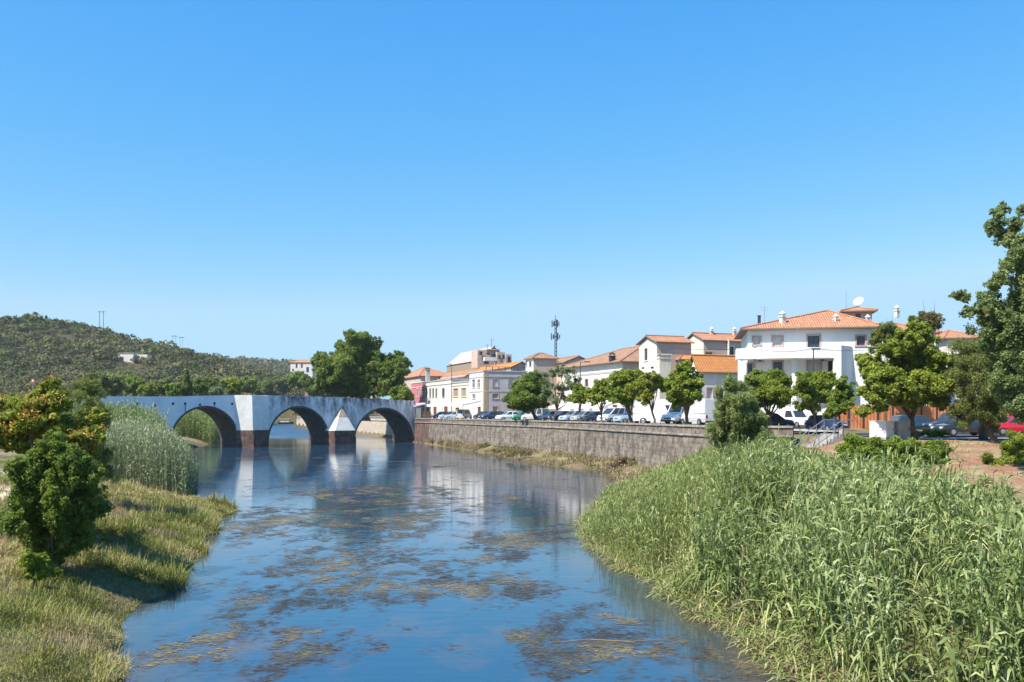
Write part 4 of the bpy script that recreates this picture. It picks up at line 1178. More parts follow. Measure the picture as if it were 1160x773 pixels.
    # air conditioners
    for (px, py) in ((861.5, 408), (931.5, 408)):
        x = along(C, u, px); z = ZAT(py, Y); m = MB(); o = C + u * (x - .4) - nb * .004
        m.obox(o, u * .8, -nb * .3, z - .28, z + .28); a = m.build('air_conditioner', M['shutter'], b)
        m = MB(); cc = o + u * .34 - nb * .303; m.tube((*cc, z), (*(cc - nb * .02), z), .22, n=12); m.build('fan_grille', M['dark_metal'], a)
    # white ground floor canopy
    m = MB(); o = C + u * along(C - nb * 3.4, u, 872) - nb * 3.4
    wc = along(C - nb * 3.4, u, 922) - along(C - nb * 3.4, u, 872)
    z = ZAT(464, 90.5)
    m.face([(*o, z - .5), (*(o + u * wc), z - .5), (*(o + u * wc + nb * 3.3), z + .15), (*(o + nb * 3.3), z + .15)])
    m.face([(*o, z - .85), (*(o + u * wc), z - .85), (*(o + u * wc), z - .5), (*o, z - .5)])
    m.build('canopy', M['canvas'], b)
make_villa()
house('town_house', 'orange roofed house half hidden behind the trees right of the villa', 1060, 106, 1000, 1120, 378, 4.3, M['warm_white'], ('hip', 1.6, 0.5), M['roof'],
      f=np.array((-0.995, 0.1)), e=np.array((0.1, 0.995)), deep=10, ridge='f')
house('town_house', 'tiled house right of the orange roofed one, mostly hidden by trees', 1112, 112, 1072, 1150, 384, 4.3, M['warm_white'], ('hip', 1.4, 0.5), M['roof'],
      f=np.array((-0.995, 0.1)), e=np.array((0.1, 0.995)), deep=10, ridge='f')

# ------------------------------------------------------------------ telecom mast, lamps, cable
mst = thing('telecom_mast', 'dark lattice telecom mast with two antenna clusters above the rooftops', 'mast', (XAT(629.3, 192), 192, 4.6))
mb = MB(); X0 = XAT(629.3, 192); zt = ZAT(362, 192)
for k in range(3):
    t = k * 2.094; mb.tube((X0 + .38 * math.cos(t), 192 + .38 * math.sin(t), 4.6), (X0 + .2 * math.cos(t), 192 + .2 * math.sin(t), zt), 0.09, n=5)
for j in range(26):
    z = 5 + j * (zt - 5) / 26
    for k in range(3):
        t0, t1 = k * 2.094, (k + 1) * 2.094
        mb.tube((X0 + .33 * math.cos(t0), 192 + .33 * math.sin(t0), z), (X0 + .32 * math.cos(t1), 192 + .32 * math.sin(t1), z + .8), 0.045, n=4, cap=False)
mb.build('lattice', M['dark_metal'], mst)
mb = MB(); mb.tube((X0, 192, zt), (X0, 192, zt + .9), 0.06, n=5); mb.build('tip', M['dark_metal'], mst)
for (py, r) in ((367.5, 0.75), (382, 0.9)):
    z = ZAT(py, 192); mb = MB()
    for k in range(6):
        t = k * math.pi / 3
        a = (X0 + r * math.cos(t), 192 + r * math.sin(t))
        mb.tube((X0, 192, z), (a[0], a[1], z), 0.05, n=4)
        mb.box((a[0], a[1], z + .1), (.2, .2, 1.5 if k % 2 else .9), t)
    mb.build('antenna_cluster', M['dark_metal'], mst)
def street_lamp(px, py_top, Y, label, arm=1):
    x = XAT(px, Y); zt = ZAT(py_top, Y); z0 = tz1(x, Y)
    t = thing('street_lamp', label, 'street lamp', (x, Y, z0), group='lamps on the riverside street')
    mb = MB(); mb.path([(x, Y, z0), (x, Y, z0 + .8), (x, Y, zt)], [.09, .075, .05], 8); mb.build('pole', M['dark_metal'], t)
    mb = MB()
    if arm: mb.tube((x, Y, zt - .02), (x + arm * .75, Y + .1, zt + .06), .035, n=6)
    mb.build('arm', M['dark_metal'], t) if arm else None
    mb = MB(); mb.box((x + arm * .95, Y + .1, zt + .05), (.75, .32, .13), .1); mb.build('lamp_head', M['dark_metal'], t)
street_lamp(657.5, 410.5, 122, 'tall street lamp standing before the white hall facade', 1)
street_lamp(511.6, 413, 168, 'slim street lamp in front of the cream house', -0.4)
street_lamp(482.6, 455, 176, 'short street lamp by the red house', 0.6)
street_lamp(921.5, 396, 84, 'slim lamp post in front of the villa balcony', 0.3)
cb = MB()
pts = []
for (px, py, Y) in ((743, 391.5, 119), (855, 394.6, 92), (921.5, 394.8, 84), (1020, 391, 76)): pts.append(PT(px, py, Y))
for a, b_ in zip(pts[:-1], pts[1:]):
    P = [a + (b_ - a) * k / 8 - np.array((0, 0, .35 * 4 * (k / 8) * (1 - k / 8))) for k in range(9)]
    cb.path(P, [0.022] * 9, 5)
tag(cb.build('overhead_cable', M['black']), 'thin black overhead cable crossing in front of the villa', 'cable')
ut = thing('utility_pole', 'grey pole carrying the cable at the left end of the villa', 'utility pole', (XAT(855, 92), 92, 4.5))
mb = MB(); mb.path([(XAT(855, 92), 92, 4.4), (XAT(855, 92), 92, ZAT(393, 92))], [.13, .09], 8); mb.build('pole', M['concrete'], ut)
mb = MB(); mb.box((XAT(855, 92), 91.95, ZAT(394.6, 92)), (.5, .06, .08)); mb.build('bracket', M['dark_metal'], ut)

# ------------------------------------------------------------------ vehicles
CARPAINT = {}
def paint(c, rough=0.32):
    k = tuple(c)
    if k not in CARPAINT:
        m, nt, N, L, b = mat_new('car paint')
        b.inputs['Base Color'].default_value = (*c, 1); b.inputs['Roughness'].default_value = rough
        b.inputs['Coat Weight'].default_value = 0.5; b.inputs['Coat Roughness'].default_value = 0.08
        CARPAINT[k] = m
    return CARPAINT[k]
M['lamp'] = pbr('headlamp glass', (0.7, 0.7, 0.7), 0.15)
M['tail'] = pbr('tail lamp', (0.4, 0.02, 0.02), 0.25)
M['rim'] = pbr('wheel rim', (0.45, 0.45, 0.46), 0.35, metal=0.7)
def vehicle(kind, color, label, loc, rz, cat='car'):
    """front towards +x before turning"""
    S = {   # length, width, [lower body (x, ztop)], cabin (rear base, rear top, front top, front base), roof z, belt z
        'hatch': (3.9, 1.68, [(-1.95, .72), (-1.9, .93), (.75, .95), (1.75, .82), (1.95, .60)], (-1.86, -1.45, .25, 1.0), 1.46, .93),
        'sedan': (4.4, 1.74, [(-2.2, .72), (-2.12, .96), (-1.3, .98), (.95, .95), (1.95, .82), (2.2, .60)], (-1.65, -.95, .35, 1.15), 1.42, .94),
        'estate': (4.4, 1.74, [(-2.2, .72), (-2.15, .96), (.95, .95), (1.95, .82), (2.2, .60)], (-2.12, -1.8, .35, 1.15), 1.48, .95),
        'mpv': (4.4, 1.8, [(-2.2, .75), (-2.18, 1.05), (1.1, 1.05), (1.9, .92), (2.2, .65)], (-2.16, -2.0, .6, 1.55), 1.85, 1.05),
        'van': (5.7, 2.0, [(-2.85, .9), (-2.83, 1.25), (1.75, 1.25), (2.55, 1.05), (2.85, .7)], (-2.84, -2.78, 1.05, 1.85), 2.62, 1.25),
        'pickup': (5.0, 1.75, [(-2.5, .85), (-2.48, 1.02), (1.1, 1.0), (2.2, .92), (2.5, .68)], (-.55, -.45, .55, 1.15), 1.72, 1.0),
    }[kind]
    Ln, W, low, cab, zr, zb = S
    hw = W / 2
    t = thing({'van': 'delivery_van', 'pickup': 'pickup_truck'}.get(kind, 'parked_car'), label, cat, loc, rz, 'vehicles parked along the river street')
    body = paint(color)
    mb = MB()
    st = []
    zlo = .28 if kind != 'van' else .38
    for (x, z) in low:
        k = 0.90 if abs(x) > Ln / 2 - .08 else 1.0
        st.append([(x, -hw * k * .95, zlo), (x, -hw * k, (zlo + z) / 2), (x, -hw * k * .93, z), (x, hw * k * .93, z), (x, hw * k, (zlo + z) / 2), (x, hw * k * .95, zlo)])
    V = [p for s in st for p in s]; n = 6
    F = [(j * n + i, j * n + (i + 1) % n, (j + 1) * n + (i + 1) % n, (j + 1) * n + i) for j in range(len(st) - 1) for i in range(n)]
    F = [f[::-1] for f in F] + [tuple(range(n)), tuple(range((len(st) - 1) * n, len(st) * n))[::-1]]
    mb.mesh(V, F)
    rb, rt, ft, fb = cab
    wb, wtp = hw * .91, hw * (.78 if kind not in ('van', 'mpv') else .86)
    c0 = zb - .02
    B = [(rb, -wb, c0), (fb, -wb, c0), (fb, wb, c0), (rb, wb, c0)]; T = [(rt, -wtp, zr), (ft, -wtp, zr), (ft, wtp, zr), (rt, wtp, zr)]
    Tm = [((rt + .25), -wtp * .8, zr + .05), ((ft - .25), -wtp * .8, zr + .05), ((ft - .25), wtp * .8, zr + .05), ((rt + .25), wtp * .8, zr + .05)]
    mb.mesh(B + T + Tm, [(0, 1, 5, 4), (1, 2, 6, 5), (2, 3, 7, 6), (3, 0, 4, 7), (4, 5, 9, 8), (5, 6, 10, 9), (6, 7, 11, 10), (7, 4, 8, 11), (8, 9, 10, 11)])
    if kind == 'pickup':
        mb.box((-1.5, hw * .9, 1.12), (1.9, .06, .3)); mb.box((-1.5, -hw * .9, 1.12), (1.9, .06, .3)); mb.box((-2.44, 0, 1.12), (.06, hw * 1.74, .3))
    mb.build('body', body, t, world_space=False)
    def pane(name, quad, ins, mat=M['glass'], out=0.012):
        q = [Vector(p) for p in quad]; c = sum(q, Vector()) / 4
        nn = (q[1] - q[0]).cross(q[3] - q[0]).normalized()
        q = [c + (p - c) * ins + nn * out for p in q]
        m_ = MB(); m_.face(q); q2 = [p - nn * .01 for p in q]
        for i in range(4): m_.face([q[i], q2[i], q2[(i + 1) % 4], q[(i + 1) % 4]])
        m_.build(name, mat, t, world_space=False)
    pane('windscreen', [B[1], B[2], T[2], T[1]], .88)
    if kind != 'van': pane('rear_window', [B[3], B[0], T[0], T[3]], .82)
    for sg in (0, 1):
        b0, b1, t1, t0 = (B[0], B[1], T[1], T[0]) if sg == 0 else (B[2], B[3], T[3], T[2])
        b0, b1, t1, t0 = map(Vector, (b0, b1, t1, t0))
        segs = [(0.03, .50), (.53, .95)] if kind in ('hatch', 'sedan', 'estate') else [(.03, .33), (.36, .64), (.67, .96)] if kind == 'mpv' else [(.06, .92)] if kind == 'pickup' else [(.80, .97)]
        for (u0, u1) in segs:
            if sg: u0, u1 = 1 - u1, 1 - u0
            q = [b0.lerp(b1, u0), b0.lerp(b1, u1), t0.lerp(t1, u1), t0.lerp(t1, u0)]
            if kind == 'van': q[2] = q[1].lerp(q[2], .62); q[3] = q[0].lerp(q[3], .62)
            pane('side_window', q, .88)
    r = .31 if kind != 'van' else .36
    for x in (-Ln * .30, Ln * .31):
        for sg in (-1, 1):
            w = MB(); w.tube((x, sg * (hw - .17), r), (x, sg * (hw + .012), r), r, n=14); wo = w.build('wheel', M['black'], t, world_space=False)
            w = MB(); w.tube((x, sg * (hw + .013), r), (x, sg * (hw + .03), r), r * .62, r * .5, n=10); w.build('rim', M['rim'], wo, world_space=False)
    zf = low[-1][1]
    for sg in (-1, 1):
        m_ = MB(); m_.box((Ln / 2 - .06, sg * hw * .66, zf + .04), (.14, .32, .15)); m_.build('headlight', M['lamp'], t, world_space=False)
        m_ = MB(); m_.box((-Ln / 2 + .02, sg * hw * .76, low[0][1] + .05), (.1, .18, .26)); m_.build('tail_light', M['tail'], t, world_space=False)
    for xb_ in (Ln / 2, -Ln / 2):
        m_ = MB(); m_.box((xb_, 0, .43), (.14, W * .86, .2)); m_.build('bumper', M['dark_metal'] if kind in ('van', 'pickup') else body, t, world_space=False)
    m_ = MB(); m_.box((Ln / 2 - .0, 0, zf - .02), (.1, W * .42, .12)); m_.build('grille', M['black'], t, world_space=False)
    return t

def row(px, off):
    """point of the parking row seen at a photograph column"""
    p = offset(QS, off); pxs = HORX + FOC * p[:, 0] / p[:, 1]
    k = np.where(np.diff(np.sign(pxs - px)))[0][0]
    u = (px - pxs[k]) / (pxs[k + 1] - pxs[k]); q = p[k] + (p[k + 1] - p[k]) * u
    return q
HEAD = math.atan2(EV[1], EV[0])
def park(kind, color, px, off, label, turn=0.0, cat='car'):
    q = row(px, off); z = float(street_z(*q)) + 0.03
    vehicle(kind, color, label, (q[0], q[1], z), HEAD + turn, cat)
pi = math.pi
WH = (0.78, 0.78, 0.77); SILV = (0.42, 0.45, 0.48); NAVY = (0.02, 0.035, 0.09); BLK = (0.025, 0.027, 0.03); LB = (0.36, 0.47, 0.58); GREY = (0.16, 0.17, 0.18)
park('hatch', NAVY, 499.5, 5.0, 'dark blue hatchback leftmost in the row by the bridge', pi)
park('hatch', LB, 508.5, 5.0, 'pale blue car between the dark hatchback and the silver minivan', pi + .2)
park('mpv', (0.52, 0.50, 0.50), 526, 5.2, 'boxy silver minivan with dark windows before the white awning', pi / 2 * 0 + .9, 'minivan')
park('sedan', LB, 516.5, 3.8, 'light blue saloon in front of the silver minivan', pi - .3)
park('hatch', BLK, 547, 5.2, 'black hatchback below the ochre corner strip', pi * .6)
park('estate', NAVY, 557.5, 4.6, 'dark navy estate car under the corner building windows', pi + .15)
park('sedan', WH, 577.5, 4.6, 'white saloon beside the dense round tree', pi)
park('hatch', (0.03, 0.30, 0.14), 592, 6.5, 'green car mostly hidden behind the white saloon', pi)
park('mpv', (0.46, 0.44, 0.43), 606.5, 5.0, 'grey van standing behind the dense round tree trunk', pi / 2 + .45, 'van')
park('estate', WH, 624, 4.8, 'white estate car right of the grey van', pi + .1)
park('hatch', NAVY, 637.5, 5.0, 'dark blue car beside the white estate', pi + .1)
park('estate', LB, 651.5, 4.6, 'pale blue estate car by the tall street lamp', pi + .2)
park('hatch', SILV, 664, 4.8, 'silver hatchback right of the tall street lamp', pi)
park('sedan', GREY, 676.5, 5.2, 'dark grey car behind the small round tree', pi)
park('mpv', WH, 696, 5.4, 'white small van between two quay trees', pi + .3, 'van')
park('hatch', LB, 715, 4.8, 'light blue hatchback behind the forked tree', pi)
park('van', WH, 749, 4.6, 'tall white panel van with its windscreen facing right', -0.75, 'van')
park('van', WH, 777, 6.5, 'white box van behind the tree right of the panel van', pi + .3, 'van')
park('van', (0.62, 0.60, 0.62), 793, 6.2, 'pale grey box van at the right end of the quay row', pi / 2 - .1, 'van')
def park_at(kind, color, px, Y, z, rz, label, cat='car'):
    vehicle(kind, color, label, (XAT(px, Y), Y, z), rz, cat)
park_at('pickup', WH, 899, 87.5, 4.55, -1.2, 'white pickup truck under the villa trees', 'pickup truck')
park_at('hatch', BLK, 874, 84, 4.5, 0.2, 'dark car behind the white pickup truck')
park_at('hatch', NAVY, 936, 80, 4.3, -1.25, 'dark blue car behind the stair rails')
park_at('estate', (0.02, 0.06, 0.09), 1038, 77, 4.28, 0.1, 'dark teal estate car behind the big tree trunk')
park_at('pickup', (0.035, 0.055, 0.10), 1080, 76, 4.28, pi + .12, 'dark blue pickup truck before the orange hoarding', 'pickup truck')
park_at('sedan', BLK, 1092, 66.5, 4.27, pi + .1, 'low black car parked behind the red earth slope')
park_at('sedan', (0.58, 0.015, 0.03), 1148, 68.5, 4.27, pi + .05, 'bright red car at the right edge of the road')

# ------------------------------------------------------------------ hoarding, stair, boxes, bin, kerbs
hd = thing('hoarding', 'orange corrugated site hoarding with dark posts along the road', 'hoarding', (XAT(945, 86), 86, 4.2))
mb = MB(); hx0, hx1 = XAT(944, 86), XAT(1260, 84)
MH = pbr('orange corrugated sheet', (0.58, 0.20, 0.075), 0.6, (0.48, 0.155, 0.06), 1.2)
k = int((hx1 - hx0) / .16)
for i in range(k):
    x0, x1 = hx0 + i * .16, hx0 + (i + 1) * .16; d0, d1 = (0.0, .035) if i % 2 else (.035, 0.0)
    mb.face([(x0, 86 - d0 - i * .012 * .16, 4.2), (x1, 86 - d1 - (i + 1) * .012 * .16, 4.2), (x1, 86 - d1 - (i + 1) * .012 * .16, 6.72), (x0, 86 - d0 - i * .012 * .16, 6.72)])
mb.build('sheet', MH, hd)
x = hx0
while x < hx1:
    p = MB(); y = 86 - (x - hx0) * .012 - .10; p.box((x, y, 5.45), (.09, .09, 2.6)); p.build('post', M['dark_metal'], hd); x += 1.42
st = thing('staircase', 'concrete river stair with grey metal handrails beside the quay end', 'staircase', (XAT(925, 67), 67, 3))
sA = np.array((XAT(944, 63.5), 63.5)); sd_ = np.array((-0.93, -0.37)); sn = np.array((0.37, -0.93))
mb = MB()
for i in range(11):
    o = sA + sd_ * i * .32 - sn * 1.0
    mb.obox(o, sd_ * .32, sn * 2.0, 0.8, 4.5 - i * .175)
mb.build('step', M['concrete'], st)
for k_, off in enumerate((-1.0, 1.0)):
    r = MB()
    a = sA + sn * off * .94; bq = a + sd_ * 3.5
    za, zb_ = 4.5, 4.5 - 11 * .175
    for h in (1.0, .55): r.tube((*a, za + h), (*bq, zb_ + h), 0.035, n=7)
    r.tube((*a, za + 1.0), (*(a - sd_ * .9), za + 1.0), 0.035, n=7)
    for j in range(6):
        q = a + sd_ * 3.5 * j / 5; z = za + (zb_ - za) * j / 5; r.tube((*q, z - .2), (*q, z + 1.0), 0.028, n=6)
    r.tube((*(a - sd_ * .9), za - .1), (*(a - sd_ * .9), za + 1.0), 0.028, n=6)
    r.build('handrail', M['metal'], st)
ubm = pbr('white painted concrete', (0.78, 0.77, 0.76), .8, (0.66, 0.65, 0.64), 1.5, dirt=((0.3, .27, .24), .5))
def utility_box(px, w, h, Y, rz, mat, label):
    x = XAT(px, Y); t = thing('utility_box', label, 'utility box', (x, Y, 4.2), rz)
    m = MB(); m.box((0, 0, .08), (w + .1, w + .1, .16)); m.build('plinth', M['concrete'], t, world_space=False)
    m = MB(); m.box((0, 0, .16 + h / 2 + .002), (w, w, h)); m.build('cabinet', mat, t, world_space=False)
    m = MB(); m.box((0, 0, .16 + h + .03), (w + .06, w + .06, .05)); m.build('lid', mat, t, world_space=False)
    m = MB(); m.box((0, -w / 2 - .008, .16 + h * .48), (w * .86, .012, h * .84)); d = m.build('door', mat, t, world_space=False)
    m = MB(); m.box((w * .34, -w / 2 - .025, .16 + h * .5), (.03, .03, .16)); m.build('handle', M['dark_metal'], d, world_space=False)
utility_box(999, 1.15, 1.05, 60.0, 0.7, ubm, 'white utility box, left of the pair beside the big tree trunk')
utility_box(1019.5, 0.95, 1.02, 60.4, 0.2, pbr('grey concrete box', (0.40, 0.37, 0.34), .85, (0.32, .29, .26), 2), 'grey utility box, right of the pair beside the big tree trunk')
bn = thing('litter_bin', 'dark litter bin standing beside the pepper tree trunk', 'litter bin', (XAT(1114, 60), 60, 4.2))
mb = MB(); mb.lathe((XAT(1114, 60), 60, 4.2), [(.27, 0), (.3, .1), (.33, .8), (.33, .82)], 14); mb.build('bin', M['dark_metal'], bn)
mb = MB(); mb.lathe((XAT(1114, 60), 60, 5.022), [(.35, 0), (.35, .05), (.2, .16), (.05, .2)], 14); mb.build('lid', M['black'], bn)
b_ = thing('stone_block', 'small squared stone block between the stair and the hedge', 'stone block', (XAT(957, 63), 63, 4.2))
mb = MB(); mb.box((XAT(957, 63), 63, 4.55), (.6, .5, .66), .3); mb.build('block', M['quay_pale'], b_)

# ------------------------------------------------------------------ foliage
def unit(n):
    v = rng.normal(size=(n, 3)); return v / np.linalg.norm(v, axis=1, keepdims=True)
def leaf_faces(P, Nn, size, aspect=0.5):
    """rhombic leaves: P centres, Nn face normals, size lengths"""
    n = len(P)
    a = np.cross(Nn, unit(n)); a /= np.linalg.norm(a, axis=1, keepdims=True) + 1e-9
    b = np.cross(Nn, a)
    s = np.asarray(size).reshape(-1, 1) * np.ones((n, 1))
    V = np.stack([P - a * s * .5, P + b * s * aspect * .5 + Nn * s * .06, P + a * s * .5, P - b * s * aspect * .5 + Nn * s * .06], 1).reshape(-1, 3)
    F = np.arange(n * 4).reshape(-1, 4)
    return V, F
def lobes_cloud(C, Rr, dens, lsize, flat=0.8, aspect=.55, up=0.5, tint_var=.25, maxn=60000, sub=7):
    """leaf clumps: every lobe is broken into smaller tufts, the leaves sit in a shell round each tuft"""
    C = np.asarray(C, float); Rr = np.asarray(Rr, float)
    Vs, Ts = [], []
    base = 0; Fs = []
    for c, r in zip(C, Rr):
        lt = rng.uniform(-.16, .16)
        k = max(4, int(sub * rng.uniform(.7, 1.3)))
        d = unit(k); d[:, 2] = d[:, 2] * .9 + .05
        tc = c + d * np.array((1, 1, flat)) * r * rng.uniform(.25, 1.02, (k, 1))
        tr = r * rng.uniform(.20, .46, k)
        for q, rr in zip(tc, tr):
            n = int(min(maxn, 3.0 * dens * rr * rr / (lsize * lsize)))
            u = unit(n)
            rad = rng.uniform(.2, 1.0, (n, 1)) ** .6 * rng.choice([1, 1, 1, 1.35], (n, 1))
            P = q + u * rad * np.array((1, 1, flat)) * rr
            nn = u * .55 + np.array((0, 0, up)) + rng.normal(size=(n, 3)) * .5
            nn /= np.linalg.norm(nn, axis=1, keepdims=True)
            V, F = leaf_faces(P, nn, lsize * rng.uniform(.6, 1.3, n), aspect)
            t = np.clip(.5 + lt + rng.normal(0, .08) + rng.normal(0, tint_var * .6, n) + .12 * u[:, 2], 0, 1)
            Vs.append(V); Fs.append(F + base); Ts.append(np.repeat(t, 4)); base += len(V)
    return np.concatenate(Vs), np.concatenate(Fs), np.concatenate(Ts)

def trunk_mesh(base, C, Rr, r0, fork=.35, lean=(0, 0), n_limb=7, split=1):
    """tapered trunk with limbs running into the lobes"""
    base = np.array(base, float); C = np.asarray(C, float)
    top = C.mean(0); top[2] = C[:, 2].min() * .4 + C[:, 2].mean() * .6
    fk = base + (top - base) * fork; fk[2] = base[2] + (top[2] - base[2]) * fork
    mb = MB()
    j1 = base + (fk - base) * .5 + np.array((rng.normal(0, r0 * .5), rng.normal(0, r0 * .5), 0))
    mb.path([base - (0, 0, .3), base + (0, 0, .15), j1, fk], [r0 * 1.35, r0 * 1.05, r0 * .85, r0 * .72], 9)
    idx = np.argsort(-np.asarray(Rr))[:n_limb] if len(C) > n_limb else np.arange(len(C))
    for i in idx:
        c = C[i]; m1 = fk + (c - fk) * .45 + np.array((0, 0, abs(c[2] - fk[2]) * .12)) + rng.normal(0, .08, 3) * np.linalg.norm(c - fk)
        rr = r0 * rng.uniform(.34, .5)
        mb.path([fk - (0, 0, r0 * .4), m1, c, c + (c - m1) * .35], [rr * 1.2, rr * .8, rr * .4, rr * .12], 6)
    return mb
def tree(name, label, Y, lobes, base_px, base_z, r0, leafm, lsize, dens=26, flat=.85, bark=None, group=None, spread=.55, cat='tree', up=.5, fork=.35, n_limb=7, aspect=.55, sub=13, tint_var=.25, fill=2.0, grow=1.12):
    C = []; Rr = []
    sc = Y / FOC
    for (px, py, r) in lobes:
        dy = rng.uniform(-1, 1) * spread * (max(l[0] + l[2] for l in lobes) - min(l[0] - l[2] for l in lobes)) * sc * .5
        Yc = Y + dy
        C.append(PT(px, py, Y) * np.array((1, 1, 1)) + np.array((0, dy, 0))); Rr.append(r * sc)
    C = np.array(C); Rr = np.array(Rr)
    # in-between lobes knit the crown together
    if len(C) > 2 and fill > 0:
        px_ = np.array([l[:2] for l in lobes], float); pr = np.array([l[2] for l in lobes], float)
        for _ in range(int(len(lobes) * fill)):
            i = rng.integers(len(lobes)); dd = np.hypot(*(px_ - px_[i]).T); dd[i] = 1e9
            near = np.where(dd < 1.9 * (pr[i] + pr))[0]
            if len(near) == 0: continue
            j = rng.choice(near); u_ = rng.uniform(.3, .7)
            c_ = C[i] * (1 - u_) + C[j] * u_; c_[1] += rng.uniform(-1, 1) * pr[i] * sc * 1.2
            C = np.vstack([C, c_]); Rr = np.append(Rr, (Rr[i] * (1 - u_) + Rr[j] * u_) * rng.uniform(.7, 1.0))
    Rr = Rr * grow
    x = XAT(base_px, Y); z = base_z if base_z is not None else tz1(x, Y)
    t = thing(name, label, cat, (x, Y, z), 0, group)
    trunk_mesh((x, Y, z), C, Rr, r0, fork, n_limb=n_limb).build('trunk', bark or M['bark'], t, smooth=True)
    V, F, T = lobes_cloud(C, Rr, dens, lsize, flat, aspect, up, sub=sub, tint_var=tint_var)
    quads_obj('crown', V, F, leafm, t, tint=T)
    return t, C, Rr

QT = 'trees along the quay'
def qtree(label, off, lobes, base_px, leafm, dens=24, r0=.17, lsize=.26, group=QT, flat=.8, fork=.4, **kw):
    q = row(base_px, off); Y = float(q[1])
    return tree('street_tree', label, Y, lobes, base_px, float(street_z(*q)), r0, leafm, lsize, dens, flat, group=group, fork=fork, spread=.7, grow=1.33, **kw)
qtree('dense round dark tree before the pale corner building', 2.0, [(582, 450, 8), (588, 440, 10), (600, 431, 10), (611, 436, 9), (617, 447, 8), (600, 446, 13), (590, 455, 9), (608, 457, 10), (581, 458, 6), (616, 458, 6), (597, 461, 8), (607, 425, 5)], 607.5, M['leaf_dense'], 32, .3, .28)
qtree('tall feathery pale tree with open crown right of the dense round tree', 2.0, [(625, 424, 7), (634, 418, 6), (641, 424, 7), (648, 420, 5), (622, 438, 7), (632, 440, 5), (646, 438, 6), (652, 430, 5), (640, 452, 5), (617, 450, 5), (650, 446, 6), (627, 452, 5)], 626.5, M['leaf_pale'], 12, .16, .24, sub=9, fill=.5)
qtree('slim small green tree left of the tall street lamp', 2.0, [(653, 446, 6), (650, 454, 6), (659, 452, 6), (656, 438, 4), (661, 443, 4)], 656.5, M['leaf_street'], 18, .09)
qtree('small round green tree before the white hall', 2.0, [(672, 446, 7), (680, 438, 7), (690, 445, 7), (684, 451, 7), (673, 455, 5), (668, 450, 4), (685, 432, 4)], 682, M['leaf_street'], 24, .13)
qtree('spreading tree with two forked trunks left of the panel van', 2.0, [(702, 430, 8), (710, 422, 7), (720, 428, 8), (696, 441, 7), (707, 440, 9), (718, 442, 8), (702, 453, 7), (713, 455, 6), (726, 445, 6), (694, 452, 4)], 715.5, M['leaf_street'], 26, .22, fork=.25)
qtree('bright green tree beside the panel van', 2.0, [(731, 430, 7), (738, 424, 7), (747, 431, 7), (728, 443, 7), (737, 441, 8), (729, 454, 6), (722, 437, 5), (754, 440, 5)], 742, M['leaf_yellow'], 24, .13)
qtree('round tree before the orange hip roof at the right end of the quay', 2.0, [(768, 424, 7), (776, 417, 7), (785, 424, 8), (760, 437, 7), (770, 437, 9), (782, 440, 9), (791, 437, 6), (758, 450, 7), (769, 453, 7), (779, 455, 6), (764, 461, 4), (789, 449, 6)], 779.5, M['leaf_street'], 28, .2)
VT = 'trees in front of the villa'
def vtree(label, Y, lobes, bpx, leafm, **kw):
    return tree('street_tree', label, Y, lobes, bpx, 4.4, kw.pop('r0', .17), leafm, kw.pop('lsize', .2), kw.pop('dens', 26), .8, group=VT, spread=.6, fork=.4, grow=1.22, **kw)
vtree('round green tree under the left of the villa balcony', 82, [(850, 432, 9), (862, 425, 9), (875, 428, 10), (887, 434, 9), (845, 444, 8), (860, 443, 12), (876, 446, 11), (891, 446, 7), (868, 457, 8), (884, 458, 6), (850, 455, 6)], 871, M['leaf_street'])
vtree('round green tree under the middle of the villa balcony', 80, [(905, 433, 9), (916, 426, 8), (928, 428, 9), (938, 438, 8), (904, 447, 9), (918, 444, 12), (932, 450, 10), (912, 459, 7), (924, 462, 7), (941, 424, 4)], 924, M['leaf_street'])
vtree('lime green small tree left of the big promenade tree', 72, [(950, 436, 7), (958, 432, 6), (964, 441, 6), (947, 448, 7), (956, 450, 8), (943, 462, 7), (952, 464, 6), (934, 470, 5), (962, 455, 5)], 951, M['leaf_lime'], r0=.09, dens=20)
tree('shade_tree', 'broad bright green tree on the promenade beside the utility boxes', 60, [(1030, 430, 20), (1050, 425, 18), (1010, 432, 18), (1040, 405, 18), (1065, 425, 14), (995, 440, 14), (1033.7, 368, 9), (1033.7, 384, 13), (1061, 388, 13), (1009, 396, 12), (989.5, 409, 13), (983, 428, 13), (1014, 416, 18), (1046, 411, 18), (1070, 410, 13), (985, 448, 13), (1016, 443, 16), (1046, 440, 18), (1069, 440, 14), (983, 466, 8), (1029, 457, 11), (1056, 456, 11), (1076, 458, 8), (1000, 462, 9), (995, 396, 7), (1020, 380, 8)],
     1038, 4.2, .2, M['leaf_street'], .21, 30, .8, spread=.55, fork=.42, n_limb=7)
tree('garden_tree', 'small tree with brownish crown showing over the roof behind the broad green tree', 88, [(1045, 357, 6), (1056, 358, 7), (1050, 368, 9), (1062, 368, 7), (1038, 366, 6)], 1052, 4.3, .16, M['leaf_dry'], .2, 12, .9)
tree('garden_tree', 'slim olive tree in front of the villa right chimney', 82, [(1003, 372, 7), (996, 380, 7), (1012, 372, 8), (1000, 392, 7), (1018, 386, 8), (992, 396, 5)], 1003, 4.3, .12, M['leaf_olive'], .19, 14, .9)
tree('pepper_tree', 'olive green weeping tree with dark trunk beside the litter bin', 57, [(1098, 398, 14), (1088, 415, 12), (1108, 415, 16), (1122, 405, 12), (1092, 436, 15), (1114, 438, 17), (1132, 430, 14), (1096, 458, 14), (1116, 462, 15), (1134, 455, 12), (1100, 478, 9), (1124, 480, 10), (1112, 392, 10)],
     1126, 4.2, .2, M['leaf_olive'], .17, 26, 1.15, spread=.5, up=.2, aspect=.3)
